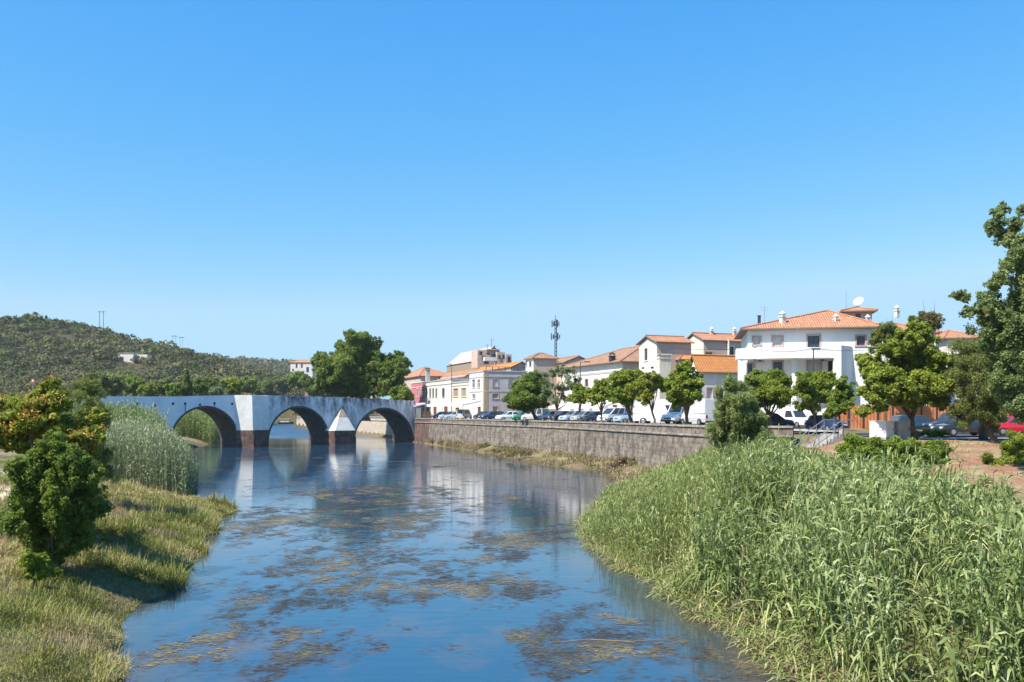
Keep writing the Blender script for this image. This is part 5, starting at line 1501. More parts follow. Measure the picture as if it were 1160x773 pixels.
tree('tall_tree', 'tall dark bluish green tree leaning in at the right edge of the picture', 44,
     [(1120, 345, 14), (1128, 365, 15), (1122, 388, 14), (1138, 408, 16), (1128, 430, 13), (1146, 458, 15), (1160, 470, 14), (1158, 345, 18), (1145, 325, 14), (1150, 262, 11), (1142, 290, 11), (1133, 240, 8), (1150, 232, 8), (1134, 258, 7), (1148, 252, 9), (1140, 275, 8), (1158, 270, 9), (1135, 300, 9), (1150, 296, 10), (1119, 315, 7), (1132, 318, 9), (1148, 320, 11), (1087, 333, 5), (1098, 330, 6), (1108, 335, 7), (1124, 335, 8), (1099, 354, 6), (1112, 352, 6), (1142, 345, 13), (1160, 345, 14), (1152, 375, 17), (1133, 385, 10), (1168, 385, 17), (1150, 408, 16), (1168, 420, 18), (1150, 440, 14),
      (1172, 250, 12), (1180, 290, 16), (1180, 325, 16), (1190, 350, 18), (1200, 300, 16), (1195, 260, 14), (1210, 335, 18), (1195, 390, 20), (1185, 450, 18), (1165, 300, 10), (1140, 365, 12)],
     1196, 4.0, .34, M['leaf_blue'], .14, 17, 1.0, fill=1.3, spread=.42, fork=.45, n_limb=14, bark=M['bark_pale'])
tree('garden_tree', 'dull green garden tree behind the red car at the right edge', 78, [(1128, 420, 10), (1142, 412, 12), (1158, 418, 12), (1150, 435, 13), (1135, 440, 11), (1165, 440, 13), (1178, 425, 14), (1150, 455, 11), (1172, 458, 12), (1118, 436, 8)], 1152, 4.3, .2, M['leaf_olive'], .2, 20, .9)
# plane tree beyond the bridge
tree('plane_tree', 'huge dark green plane tree rising behind the bridge', 206,
     [(404, 430, 16), (425, 420, 14), (385, 425, 14), (436, 430, 13), (372, 432, 11), (448, 425, 9), (415, 405, 13), (401.5, 384, 7), (417, 384, 9), (428, 389, 6), (381, 391, 6), (391, 398, 9), (408, 400, 10), (422, 401, 9), (360, 401, 5), (359, 410, 5), (374, 410, 9), (392, 416, 10), (412, 421, 11), (441, 411, 9), (450, 400, 5), (460, 411, 6), (453, 422, 9), (369, 428, 10), (388, 435, 11), (412, 437, 12), (432, 428, 9), (440, 440, 8), (362, 441, 7), (376, 443, 8), (398, 446, 9), (425, 447, 9), (450, 435, 7), (382, 420, 9), (400, 408, 9), (430, 412, 7)],
     415, 4.5, .8, M['leaf_dense'], .52, 19, .95, spread=.45, n_limb=6, sub=16, tint_var=.35, fill=2.6, grow=1.24)
tree('young_tree', 'small lime tree between the plane tree and the red house', 188, [(446, 444, 5), (452, 440, 5), (450, 451, 6), (444, 455, 4)], 449, 4.6, .12, M['leaf_lime'], .4, 18)
tree('young_tree', 'small dark green tree beside the red house', 186, [(459, 440, 5), (464, 447, 5), (457, 450, 6), (462, 455, 5)], 461, 4.6, .12, M['leaf_street'], .4, 20)
# wooded bank beyond the bridge, left
BG = 'trees on the far bank behind the bridge'
specs = [(128, 436, 15, 240, 'leaf_olive', 'rounded olive green tree behind the left end of the bridge'), (150, 437, 13, 250, 'leaf_lime', 'yellowish green tree behind the bridge below the hill house'),
         (140, 428, 12, 270, 'leaf_blue', 'bluish tree on the slope just below the hill house'), (168, 440, 11, 235, 'leaf_street', 'fresh green tree behind the bridge left of the pointed dark tree'),
         (184, 437, 12, 246, 'leaf_olive', 'dull olive tree behind the bridge left of the bright lime bush'), (197, 440, 9, 228, 'leaf_lime', 'bright lime bush behind the bridge above the first arch'),
         (226, 438, 12, 244, 'leaf_dense', 'dark spreading tree behind the bridge above the first arch'), (240, 434, 11, 262, 'leaf_olive', 'grey olive tree behind the pointed cutwater'),
         (246, 442, 8, 226, 'leaf_pale', 'pale flowering bush behind the bridge left of the pointed cutwater'), (262, 438, 11, 240, 'leaf_street', 'green tree behind the top of the pointed cutwater'),
         (283, 437, 11, 596, 'leaf_street', 'broad green tree right of the pointed cutwater'), (296, 441, 10, 600, 'leaf_dense', 'dark green tree above the second arch left side'),
         (308, 438, 10, 604, 'leaf_dense', 'dark green tree above the crown of the second arch'), (321, 436, 11, 610, 'leaf_olive', 'olive tree behind the second arch below the white house'),
         (335, 431, 11, 425, 'leaf_lime', 'light green tree behind the second arch below the white house'), (347, 431, 11, 420, 'leaf_dense', 'dark tree left of the huge plane tree'),
         (353, 446, 7, 420, 'leaf_dry', 'brownish tree touching the plane tree on its left'), (112, 432, 13, 262, 'leaf_olive', 'olive tree at the foot of the hill left of the bridge')]
for (px, py, r, Y, mname, lab) in specs:
    if Y > 550: Y = hit(px, py + 12)[1]                        # on the far shore beyond the river bend
    lb = [(px + rng.uniform(-.75, .75) * r, py + rng.uniform(-.55, .75) * r, r * rng.uniform(.35, .55)) for _ in range(9)] + [(px, py, r * .6)]
    tree('bank_tree', lab, Y, lb, px, None, .22 if Y < 300 else .4, M[mname], .55 if Y < 300 else 1.0, 14, .9, group=BG, spread=.5, n_limb=4)
# pointed dark tree
lb = [(211 + rng.uniform(-1, 1) * (4.0 * (k / 9) + .8), 421 + k * 3.2, 2.2 + 2.8 * k / 9) for k in range(10)]
tree('cypress_tree', 'pointed dark evergreen standing above the first bridge arch', 232, lb, 211, None, .22, M['leaf_dense'], .45, 22, 1.2, group=None, spread=.3, n_limb=3)

# ------------------------------------------------------------------ hill: scrub, skyline trees, houses, poles
def blob_cloud(P, r, kleaf, seedtint):
    n = len(P)
    u = unit(n * kleaf); u[:, 2] = np.abs(u[:, 2]) * .9 - .1
    rr = np.repeat(r, kleaf)[:, None]
    Q = np.repeat(P, kleaf, 0) + u * rr * np.array((1, 1, .75)) * rng.uniform(.6, 1.05, (n * kleaf, 1))
    nn = u + rng.normal(size=u.shape) * .45; nn /= np.linalg.norm(nn, axis=1, keepdims=True)
    V, F = leaf_faces(Q, nn, (rr[:, 0]) * rng.uniform(.18, .44, n * kleaf) * np.sqrt(40 / kleaf) * 1.25, .7)
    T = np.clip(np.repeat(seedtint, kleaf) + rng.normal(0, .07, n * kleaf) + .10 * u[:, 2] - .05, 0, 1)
    return V, F, np.repeat(T, 4)
def scatter_hill(n):
    Y = rng.uniform(335, 640, n); a = rng.uniform(-.66, -.20, n); X = a * Y
    Y2 = rng.uniform(600, 1150, n // 3); X = np.concatenate([X, rng.uniform(-.38, -.16, n // 3) * Y2]); Y = np.concatenate([Y, Y2])
    h = hill(X, Y); k = (h > 1.5) & ((X < XL(Y) - 4) | (X > XR(Y) + 3) | (Y > 548))
    return X[k], Y[k]
X, Y = scatter_hill(10500)
dens = fbm(X / 30, Y / 30, 41, 4); k = rng.uniform(0, 1, len(X)) < np.clip((dens - .25) * 4.5, .25, 1)
X, Y = X[k], Y[k]
_, Yhouse, _ = hit(150, 411)
r = rng.gamma(2.6, .72, len(X)) + .7
front = (np.abs(HORX + FOC * X / Y - 151) < 19) & (Y > Yhouse - 55) & (Y < Yhouse + 1)
r = np.where(front, np.minimum(r * .4, 1.1), r)
k = ~(front & (Y > Yhouse - 3) & (Y < Yhouse + 10))
X, Y, r = X[k], Y[k], r[k]
tint = .42 + (fbm(X / 14, Y / 14, 43, 3) - .5) * 1.1 + rng.normal(0, .10, len(X))
V, F, T = blob_cloud(np.stack([X, Y, tz(X, Y) + r * .25], 1), r, 72, tint)
tag(quads_obj('hill_scrub', V, F, M['scrub'], tint=T), 'dark evergreen scrub covering the hill on the left', 'scrub', kind='stuff')
n = 2600
Y = rng.uniform(1150, 1550, n); X = -395 + rng.normal(0, 120, n); r = rng.gamma(4, .8, n) + 1.5
V, F, T = blob_cloud(np.stack([X, Y, tz(X, Y) + r * .3], 1), r, 16, .45 + (fbm(X / 30, Y / 30, 44, 3) - .5))
tag(quads_obj('far_scrub', V, F, M['scrub'], tint=T), 'green scrub on the farther low hill behind the plane tree', 'scrub', kind='stuff')
n = 260
Y = rng.uniform(400, 520, n); X = -105 + rng.normal(0, 28, n); r = rng.gamma(4, .5, n) + 1.0
k = (X > XR(Y) + 7) & ((np.abs(X + 106) > 6) | (Y > 452))
V, F, T = blob_cloud(np.stack([X, Y, tz(X, Y) + r * .3], 1)[k], r[k], 26, (.55 + rng.normal(0, .15, n))[k])
tag(quads_obj('knoll_scrub', V, F, M['scrub'], tint=T), 'scrub round the white house left of the plane tree', 'scrub', kind='stuff')
HT = 'trees on the hill'
for (px, py, r, lab) in ((38, 362, 8.5, 'broad round tree on the hill skyline, tallest of the crest'), (7, 361, 4, 'small dark tree on the hill skyline at the left edge'), (16, 362, 4, 'low grey tree on the skyline left of the broad round tree'),
                         (56, 364, 4, 'small tree on the skyline right of the broad round tree'), (67, 365, 4.5, 'low round tree on the skyline before the paired poles'), (84, 368, 6, 'dark spreading tree on the crest left of the paired poles'),
                         (110, 373, 4, 'shrubby tree at the foot of the paired poles'), (172, 396, 6.5, 'dark round tree at the right of the white hill house'), (252, 408, 3.5, 'small dark tree on the lower crest near the hill end')):
    x, Y, z = hit(px, py + r * .8)
    if Y > 640 or Y < 300: Y = 598; x = XAT(px, Y)
    lb = [(px + rng.uniform(-.8, .8) * r, py + rng.uniform(-.4, .5) * r, r * rng.uniform(.35, .5)) for _ in range(8)]
    tree('hill_tree', lab, Y, lb, px, None, .35, M['leaf_dense'] if r > 5 else M['leaf_olive'], 1.3, 12, .8, group=HT, spread=.4, n_limb=3)
def white_house(name, label, px0, px1, py_t, py_b, Y, wins, red=False):
    x0, x1 = XAT(px0, Y), XAT(px1, Y); z0, z1 = ZAT(py_b, Y), ZAT(py_t, Y)
    t = thing(name, label, 'house', (x0, Y, z0))
    u, nb = np.array((1, 0.)), np.array((0, 1.))
    mb = MB(); hs_ = []
    for (a, b_, c, d) in wins: hs_.append((XAT(a, Y) - x0, ZAT(d, Y), XAT(b_, Y) - XAT(a, Y), ZAT(c, Y) - ZAT(d, Y)))
    facade(mb, np.array((x0, Y)), u, -nb, x1 - x0, z0 - 4, z1, hs_)
    D = 7
    for p, q in (((x1, Y), (x1, Y + D)), ((x1, Y + D), (x0, Y + D)), ((x0, Y + D), (x0, Y))):
        mb.face([(*p, z0 - 4), (*q, z0 - 4), (*q, z1), (*p, z1)])
    mb.build('wall', M['white'], t)
    if red: roof_part(t, (x0, Y), (1, 0), (0, 1), x1 - x0, D, z1 + .14, 'hip', 1.4, .4, M['roof'], 'f')
    else:
        m = MB(); m.obox((x0 - .3, Y - .3), u * (x1 - x0 + .6), nb * (D + .6), z1 + .003, z1 + .3); m.build('roof', M['pink_shade'], t)
    for h in hs_: window(t, np.array((x0 + h[0], Y)), u, -nb, h[1], h[2], h[3], 'dark')
    return t
_, Yh, _ = hit(150, 411)
wh = white_house('hill_house', 'white house alone on the wooded hillside', 133.5, 151, 400.5, 413, Yh, [(136, 140, 404.5, 409)])
m = MB(); x0, x1 = XAT(151, Yh + 3), XAT(167, Yh + 3)
m.obox((x0, Yh + 3), np.array((x1 - x0, 0)), np.array((0, 6.)), ZAT(414, Yh) - 3, ZAT(401.5, Yh)); m.build('wing', M['white'], wh)
white_house('hill_house', 'white house with reddish roof line left of the plane tree', 329, 354, 411, 424, 440, [(335, 337, 412.5, 417), (341, 343, 412.5, 417), (347, 350, 416, 422), (331, 333, 418, 421)], True)
white_house('river_house', 'small white and red roofed house seen through the second arch', 318, 334, 467.5, 476, 565, [(321, 323, 470, 474), (327, 329, 470, 474)], True)
def pole_pair(px, py0, py1, Y, label, gap=1.3):
    x = XAT(px, Y); z0 = ZAT(py0, Y); z1 = ZAT(py1, Y)
    t = thing('power_pole', label, 'power pole', (x, Y, z0))
    for s in (-1, 1):
        m = MB(); m.tube((x + s * gap, Y, z0 - 4), (x + s * gap, Y, z1), .2 if gap > 1.2 else .1, .15 if gap > 1.2 else .08, 6); m.build('pole', M['dark_metal'], t)
    m = MB(); m.box((x, Y, z1 - .6), (gap * 2 + 2.4, .25, .3)); m.build('crossarm', M['dark_metal'], t)
pole_pair(115, 371, 352.5, 600, 'twin timber power poles with crossarm on the hill crest')
pole_pair(197.5, 388, 380, 625, 'faint small power poles on the descending crest, left one', 1.0)
pole_pair(205.5, 389, 381.5, 640, 'faint small power poles on the descending crest, right one', 1.0)
# round red road sign on the bridge approach
x, Y = XAT(37.5, 128), 128
sg = thing('road_sign', 'round red and white road sign above the orange seeded tree', 'road sign', (x, Y, 7.6))
m = MB(); m.tube((x, Y, 7), (x, Y, ZAT(430, Y)), .04, n=6); m.build('post', M['metal'], sg)
z = ZAT(431.5, Y)
m = MB(); m.tube((x, Y - .06, z), (x, Y - .09, z), .29, n=18); m.build('disc', pbr('sign red', (.55, .05, .07), .5), sg)
m = MB(); m.tube((x, Y - .093, z), (x, Y - .10, z), .16, n=16); m.build('face', pbr('sign white', (.75, .6, .6), .5), sg)

# ------------------------------------------------------------------ reeds and grass
def ribbons(P, az, el, Lh, w, droop, T, name, mat, prof=(.55, 1, .75, .06), twist=None):
    """curved tapering leaves. P attach points, az azimuth, el start elevation"""
    n = len(P); S = np.array((0, .33, .68, 1.0))
    hx, hy = np.cos(az), np.sin(az)
    side = np.stack([-hy, hx, np.zeros(n)], 1)
    if twist is not None:
        side = side * np.cos(twist)[:, None] + np.array((0, 0, 1.)) * np.sin(twist)[:, None]
    V = np.empty((n, 4, 2, 3)); 
    for k, s in enumerate(S):
        run = Lh * s * np.cos(el) * (1 - .12 * s); up = Lh * (np.sin(el) * s - droop * s * s)
        c = P + np.stack([hx * run, hy * run, up], 1)
        hwid = (w * prof[k] * .5)[:, None]
        V[:, k, 0] = c - side * hwid; V[:, k, 1] = c + side * hwid
    V = V.reshape(-1, 3)
    b = np.arange(n)[:, None] * 8
    F = np.concatenate([np.concatenate([b + 2 * k, b + 2 * k + 1, b + 2 * k + 3, b + 2 * k + 2], 1)[:, None, :] for k in range(3)], 1).reshape(-1, 4)
    return V, F, np.repeat(T, 8)
def join(parts):
    Vs, Fs, Ts = [], [], []; o = 0
    for V, F, T in parts:
        Vs.append(V); Fs.append(F + o); Ts.append(T); o += len(V)
    return np.concatenate(Vs), np.concatenate(Fs), np.concatenate(Ts)
def reed_stand(B, H, per, leaf_len, leaf_w, lean, droop=.75, el=(.5, 1.15), low=.12, tint0=.5, fan=.55):
    tint0 = tint0 + (fbm(B[:, 0] / 1.8, B[:, 1] / 1.8, 91, 3) - .5) * .9
    """stems from base points B with heights H, alternate leaves up each stem"""
    n = len(B); az = rng.uniform(0, 2 * np.pi, n)
    ln = lean * H * rng.uniform(.2, 1, n) * rng.choice([1, 1, 1, 1.9], n)
    drift = np.stack([np.cos(az) * ln, np.sin(az) * ln], 1)
    parts = []
    # stems: two crossed strips
    tt = np.clip(tint0 - .05 + rng.normal(0, .1, n), 0, 1)
    for k in (0, 1):
        V, F, T = ribbons(B, az + k * np.pi / 2, np.full(n, np.pi / 2 - .001), H, np.full(n, .022) * (leaf_w / .05) + .004, np.zeros(n), tt, '', None, (1.2, 1, .7, .3))
        V = V.reshape(n, 4, 2, 3); s = np.array((0, .33, .68, 1.0)) ** 2
        V[..., 0] += drift[:, None, None, 0] * s[None, :, None]; V[..., 1] += drift[:, None, None, 1] * s[None, :, None]
        parts.append((V.reshape(-1, 3), F, T))
    idx = np.repeat(np.arange(n), per)
    f = low + (1 - low) * (np.tile(np.arange(per), n) + rng.uniform(0, 1, n * per)) / per
    P = B[idx].copy(); P[:, 2] += H[idx] * f; P[:, :2] += drift[idx] * (f ** 2)[:, None]
    fan_ = az[idx] + np.where(np.tile(np.arange(per), n) % 2 == 0, 0, np.pi) + rng.normal(0, fan, n * per)
    L = leaf_len * rng.uniform(.65, 1.25, n * per) * (1 - .45 * f ** 3)
    e = rng.uniform(el[0], el[1], n * per) + .25 * f
    dr = droop * rng.uniform(.6, 1.5, n * per) * (1 - .45 * f)
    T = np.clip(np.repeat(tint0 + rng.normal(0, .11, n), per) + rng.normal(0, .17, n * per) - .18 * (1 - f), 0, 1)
    parts.append(ribbons(P, fan_, e, L, leaf_w * rng.uniform(.7, 1.25, n * per), dr, T, '', None, twist=rng.normal(0, .5, n * per)))
    return join(parts)
def points_in(poly, dens, jitter_seed=0):
    poly = np.array(poly, float); x0, y0 = poly.min(0); x1, y1 = poly.max(0)
    n = int((x1 - x0) * (y1 - y0) * dens); X = rng.uniform(x0, x1, n); Y = rng.uniform(y0, y1, n)
    k = in_poly(X, Y, poly); return X[k], Y[k]

RPX = [560, 640, 660, 690, 720, 760, 800, 840, 880, 905, 950, 1000, 1050, 1090, 1120, 1150, 1300]
RPY = [640, 600, 584, 555, 543, 527, 510, 497, 497, 512, 523, 533, 536, 552, 562, 585, 620]
def reed_lim(X, Y):
    return EYE - (np.interp(HORX + FOC * X / Y, RPX, RPY) - HORY) / FOC * Y     # the stand's top as the photograph shows it
# right bank, near: giant reed
X, Y = points_in([(6.4, 16), (16, 16), (21, 27), (24, 38), (24, 44), (13, 44), (8.5, 36), (5.4, 27.5), (6.2, 20)], 10.5)
dR = seg_dist(X, Y, RkP)
cl = fbm(X / 1.7, Y / 1.7, 51, 3)
k = (cl > .45) & (X > XR(Y) - .1) & (dR > .25)
X, Y, dR, cl = X[k], Y[k], dR[k], cl[k]
c2 = .5 * fbm(X / 1.3, Y / 1.3, 52, 3) + .5 * fbm(X / 3.6, Y / 3.6, 58, 2)
H = (1.9 + 2.3 * sstep(dR, 0, 6)) * rng.uniform(.7, 1.1, len(X)) * (.40 + 1.15 * sstep(c2, .30, .70))
Zt = tz(X, Y)
lim = reed_lim(X, Y) - .25 + rng.normal(0, .22, len(X)) + 1.3 * (fbm(X / 1.6, Y / 1.6, 59, 2) - .5) + .7 * (rng.uniform(0, 1, len(X)) < .06) + .9 * (rng.uniform(0, 1, len(X)) < .10) * (X > .40 * Y) - Zt
k = lim > .45
X, Y, Zt, H, lim = X[k], Y[k], Zt[k], H[k], lim[k]
H = np.clip(np.minimum(H, lim), .4, 4.4)
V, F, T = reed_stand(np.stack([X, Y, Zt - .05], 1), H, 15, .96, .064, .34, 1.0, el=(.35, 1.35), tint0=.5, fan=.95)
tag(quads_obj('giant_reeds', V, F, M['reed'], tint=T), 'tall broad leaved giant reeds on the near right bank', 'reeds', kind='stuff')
# right bank, farther: finer reeds sloping to the water
X, Y = points_in([(5.1, 27), (9, 32), (13, 40), (20, 43), (23.6, 56), (22.5, 66), (16, 70), (9.5, 74), (8.0, 68), (5.3, 55), (3.2, 45.5), (3.0, 42), (4.0, 35)], 15)
dR = seg_dist(X, Y, RkP); k = (X > XR(Y) - .25)
X, Y, dR = X[k], Y[k], dR[k]
H = (1.3 + 1.5 * sstep(dR, 0, 5)) * rng.uniform(.75, 1.15, len(X)) * (.35 + 1.25 * sstep(.45 * fbm(X / 1.5, Y / 1.5, 53, 3) + .55 * fbm(X / 4.2, Y / 4.2, 54, 2), .28, .72))
Zt = tz(X, Y); lim = reed_lim(X, Y) - .15 + rng.normal(0, .16, len(X)) + 1.0 * (fbm(X / 2.2, Y / 2.2, 60, 2) - .5) - Zt
k = lim > .35
X, Y, Zt, H, lim = X[k], Y[k], Zt[k], H[k], lim[k]
H = np.clip(np.minimum(H, lim), .35, 3.4)
V, F, T = reed_stand(np.stack([X, Y, Zt - .05], 1), H, 11, .55, .034, .22, .7, tint0=.46)
tag(quads_obj('common_reeds', V, F, M['reed_fine'], tint=T), 'fine pale green reeds along the right bank below the quay', 'reeds', kind='stuff')
# overhanging low fringe and straw at the waterline
Yw = rng.uniform(15, 72, 7500); Xw = XR(Yw) + rng.uniform(-.45, .7, len(Yw))
Zw = np.maximum(tz(Xw, Yw), 0); 
V, F, T = ribbons(np.stack([Xw, Yw, Zw], 1), rng.normal(np.pi, 1.2, len(Xw)), rng.uniform(.3, 1.2, len(Xw)), rng.uniform(.5, 1.3, len(Xw)), np.full(len(Xw), .035), rng.uniform(.4, 1.0, len(Xw)), np.clip(rng.normal(.5, .25, len(Xw)), 0, 1), '', None)
k = rng.uniform(0, 1, len(Xw)) < .72
kk = np.repeat(k, 8)
def sub(V, F, T, k):
    n = len(k); Vn = V.reshape(n, 8, 3)[k].reshape(-1, 3); Tn = T.reshape(n, 8)[k].ravel(); m = int(k.sum())
    b = np.arange(m)[:, None] * 8
    Fn = np.concatenate([np.concatenate([b + 2 * j, b + 2 * j + 1, b + 2 * j + 3, b + 2 * j + 2], 1)[:, None, :] for j in range(3)], 1).reshape(-1, 4)
    return Vn, Fn, Tn
a = sub(V, F, T, k); tag(quads_obj('reed_fringe', a[0], a[1], M['reed_fine'], tint=a[2]), 'low green blades hanging over the right waterline', 'reeds', kind='stuff')
a = sub(V, F, T, ~k); tag(quads_obj('dry_litter', a[0], a[1], M['reed_dry'], tint=a[2]), 'dry straw and dead reed at the right waterline', 'reed litter', kind='stuff')
# fallen and arching blades tangled through the near stand
n = 5000
X, Y = points_in([(6.2, 18), (14, 17), (19, 27), (20, 36), (13, 41), (8, 35), (5.0, 28)], 40); X, Y = X[:n * 3], Y[:n * 3]
k = (X > XR(Y) + .1); X, Y = X[k][:n], Y[k][:n]; dR = seg_dist(X, Y, RkP); zt_ = tz(X, Y)
hh = np.clip((1.2 + 1.8 * sstep(dR, 0, 5)) * rng.uniform(.1, .95, len(X)), .1, np.maximum(reed_lim(X, Y) - .4 - zt_, .15))
V, F, T = ribbons(np.stack([X, Y, zt_ + hh], 1), rng.uniform(0, 6.28, len(X)), rng.uniform(-.1, 1.0, len(X)), rng.uniform(.7, 1.5, len(X)), rng.uniform(.02, .05, len(X)), rng.uniform(.5, 1.3, len(X)), np.clip(.55 + rng.normal(0, .22, len(X)), 0, 1), '', None, twist=rng.normal(0, .6, len(X)))
tag(quads_obj('tangled_reeds', V, F, M['reed_fine'], tint=T), 'tangled arching blades lacing through the near giant reeds', 'reeds', kind='stuff')
# dead leaning canes among the green ones
n = 420
Yd_ = rng.uniform(19, 60, n); Xd_ = XR(Yd_) + rng.gamma(1.6, 1.9, n); zd = tz(Xd_, Yd_); Hd = np.minimum(rng.uniform(1.2, 3.6, n), np.maximum(reed_lim(Xd_, Yd_) - zd, .3))
V, F, T = ribbons(np.stack([Xd_, Yd_, zd], 1), rng.uniform(0, 6.28, n), rng.uniform(.7, 1.45, n), Hd, np.full(n, .03), rng.uniform(.0, .5, n), np.clip(rng.normal(.55, .2, n), 0, 1), '', None, (1, 1, .9, .5))
tag(quads_obj('dead_canes', V, F, M['reed_dry'], tint=T), 'brown dead canes leaning in the right reed bed', 'reeds', kind='stuff')
# left reed bed, the one before the bridge, the one under the first arch
def bed(name, poly, dens, hgt, per, ll, lw, label, tint0=.5, mat='reed_fine', lim=None):
    X, Y = points_in(poly, dens); k = tz(X, Y) > -.25; X, Y = X[k], Y[k]
    H = hgt * rng.uniform(.75, 1.1, len(X)) * (.75 + .5 * fbm(X / 2.2, Y / 2.2, 57, 3))
    if lim:
        top = EYE - (np.interp(HORX + FOC * X / Y, lim[0], lim[1]) - HORY) / FOC * Y - tz(X, Y) + rng.normal(-.1, .22, len(X))
        k = top > .4; X, Y, H = X[k], Y[k], np.minimum(H, top)[k]
    V, F, T = reed_stand(np.stack([X, Y, tz(X, Y) - .05], 1), H, per, ll, lw, .12, .6, tint0=tint0)
    tag(quads_obj(name, V, F, M[mat], tint=T), label, 'reeds', kind='stuff')
bed('reed_bed', [(-20.2, 54.6), (-25.5, 54), (-29.5, 59), (-31, 68), (-29, 76), (-25.6, 72), (-22.8, 63)], 22, 4.7, 12, .6, .045, 'tall pale reed clump on the left bank beyond the grassy point', .5, 'reed_pale', lim=([100, 118, 150, 180, 198, 213, 222, 230, 236], [492, 480, 475, 481, 491, 508, 528, 560, 590]))
bed('reed_bed', [(-46, 112), (-60, 112), (-66, 128), (-62, 138), (-55, 136), (-50, 128)], 7, 5.2, 9, .9, .08, 'reeds growing against the left part of the bridge', .6, 'reed')
bed('reed_bed', [(-57, 168), (-66, 170), (-80, 200), (-78, 225), (-70, 215), (-63, 190)], 5, 5.0, 9, 1.0, .10, 'green reeds seen through the first arch of the bridge', .42)
# left bank grass
n = 250000
Y = rng.uniform(13, 58, n) ** 1.0; X = XL(Y) - np.abs(rng.normal(0, 7.5, n)) + .25
Zg = tz(X, Y); k = (Zg > -.12) & (X > -34); X, Y, Zg = X[k], Y[k], Zg[k]
dn = fbm(X / 1.6, Y / 1.6, 61, 3); k = rng.uniform(0, 1, len(X)) < np.clip((dn - .22) * 4, .35, 1); X, Y, Zg, dn = X[k], Y[k], Zg[k], dn[k]
nT = fbm(X / 3.2, Y / 3.2, 62, 4)
T = np.clip(.48 + (nT - .5) * 2.6 + rng.normal(0, .16, len(X)), 0, 1)
Lg = (.17 + .68 * sstep(dn, .42, .75)) * rng.uniform(.5, 1.4, len(X)) + .05
V, F, T = ribbons(np.stack([X, Y, Zg - .02], 1), rng.uniform(0, 2 * np.pi, len(X)), rng.uniform(.5, 1.45, len(X)), Lg, np.full(len(X), .017) * (.5 + Y / 40), rng.uniform(.1, .9, len(X)), T, '', None)
tag(quads_obj('bank_grass', V, F, M['grass'], tint=T), 'yellow green rough grass on the left bank', 'grass', kind='stuff')
# pinkish dry seed grass in patches
n = 26000
Y = rng.uniform(13, 50, n); X = XL(Y) - .8 - np.abs(rng.normal(0, 5.5, n)); Zg = tz(X, Y)
mk = fbm(X / 3.0, Y / 3.0, 63, 3) + .10 * sstep(XL(Y) - X, 2, 6); k = (mk > .56) & (rng.uniform(0, 1, n) < .8); X, Y, Zg = X[k], Y[k], Zg[k]
M['dry_seed'] = leaf_mat('dry seed grass', (0.13, 0.093, 0.058), (0.23, 0.165, 0.108), (0.33, 0.25, 0.17), .2, .7)
V, F, T = ribbons(np.stack([X, Y, Zg - .02], 1), rng.uniform(0, 6.28, len(X)), rng.uniform(.8, 1.5, len(X)), rng.uniform(.25, .7, len(X)), np.full(len(X), .015) * (.5 + Y / 40), rng.uniform(.1, .5, len(X)), np.clip(rng.normal(.5, .22, len(X)), 0, 1), '', None)
tag(quads_obj('dry_seed_grass', V, F, M['dry_seed'], tint=T), 'pinkish dry seed grass in patches on the left bank', 'grass', kind='stuff')
# dry grass at the foot of the quay wall
n = 26000
Y = rng.uniform(76, 172, n); wx = np.interp(Y, WALL[::1][:, 1], WALL[:, 0]); X = XR(Y) + rng.uniform(0, 1, n) * np.maximum(wx - XR(Y), .5)
Zg = tz(X, Y); k = (Zg > -.05) & (Zg < 2.4) & (fbm(X / 3, Y / 5, 64, 3) > .38); X, Y, Zg = X[k], Y[k], Zg[k]
V, F, T = ribbons(np.stack([X, Y, Zg - .02], 1), rng.uniform(0, 6.28, len(X)), rng.uniform(.5, 1.4, len(X)), rng.uniform(.15, .7, len(X)) * (.3 + 1.3 * fbm(X / 4, Y / 6, 65, 2)), np.full(len(X), .07), rng.uniform(.1, .7, len(X)),
                  np.clip(.45 + (fbm(X / 4, Y / 8, 66, 3) - .5) * 1.4 + rng.normal(0, .15, len(X)), 0, 1), '', None)
M['tan_grass'] = leaf_mat('tawny grass', (0.10, 0.09, 0.035), (0.21, 0.165, 0.085), (0.34, 0.27, 0.175), 0.2, .7)
tag(quads_obj('dry_grass', V, F, M['tan_grass'], tint=T), 'dry tawny grass strip at the foot of the quay wall', 'grass', kind='stuff')
# turf along the top of the quay and on the earth slope
n = 9000
q = offset(QS, 1.0); i = rng.integers(0, len(q) - 1, n); u = rng.uniform(0, 1, n)
P = q[i] * (1 - u)[:, None] + q[i + 1] * u[:, None] + rng.normal(0, .25, (n, 2)); k = (P[:, 1] > 74) & (P[:, 1] < 165) & (fbm(P[:, 0] / 2, P[:, 1] / 5, 68, 2) > .5); P = P[k]
V, F, T = ribbons(np.stack([P[:, 0], P[:, 1], np.full(len(P), 4.82)], 1), rng.uniform(0, 6.28, len(P)), rng.uniform(.8, 1.5, len(P)), rng.uniform(.12, .4, len(P)), np.full(len(P), .09), rng.uniform(.1, .5, len(P)), np.clip(rng.normal(.3, .2, len(P)), 0, 1), '', None)
tag(quads_obj('quay_turf', V, F, M['grass'], tint=T), 'thin green turf along the top of the quay wall', 'grass', kind='stuff')
n = 5200
X = rng.uniform(14, 42, n); Y = rng.uniform(40, 58, n); k = (fbm(X / 1.8, Y / 1.8, 69, 3) > .53); X, Y = X[k], Y[k]
V, F, T = ribbons(np.stack([X, Y, tz(X, Y) - .02], 1), rng.uniform(0, 6.28, len(X)), rng.uniform(.6, 1.5, len(X)), rng.uniform(.15, .5, len(X)), np.full(len(X), .035), rng.uniform(.1, .6, len(X)), np.clip(rng.normal(.55, .25, len(X)), 0, 1), '', None)
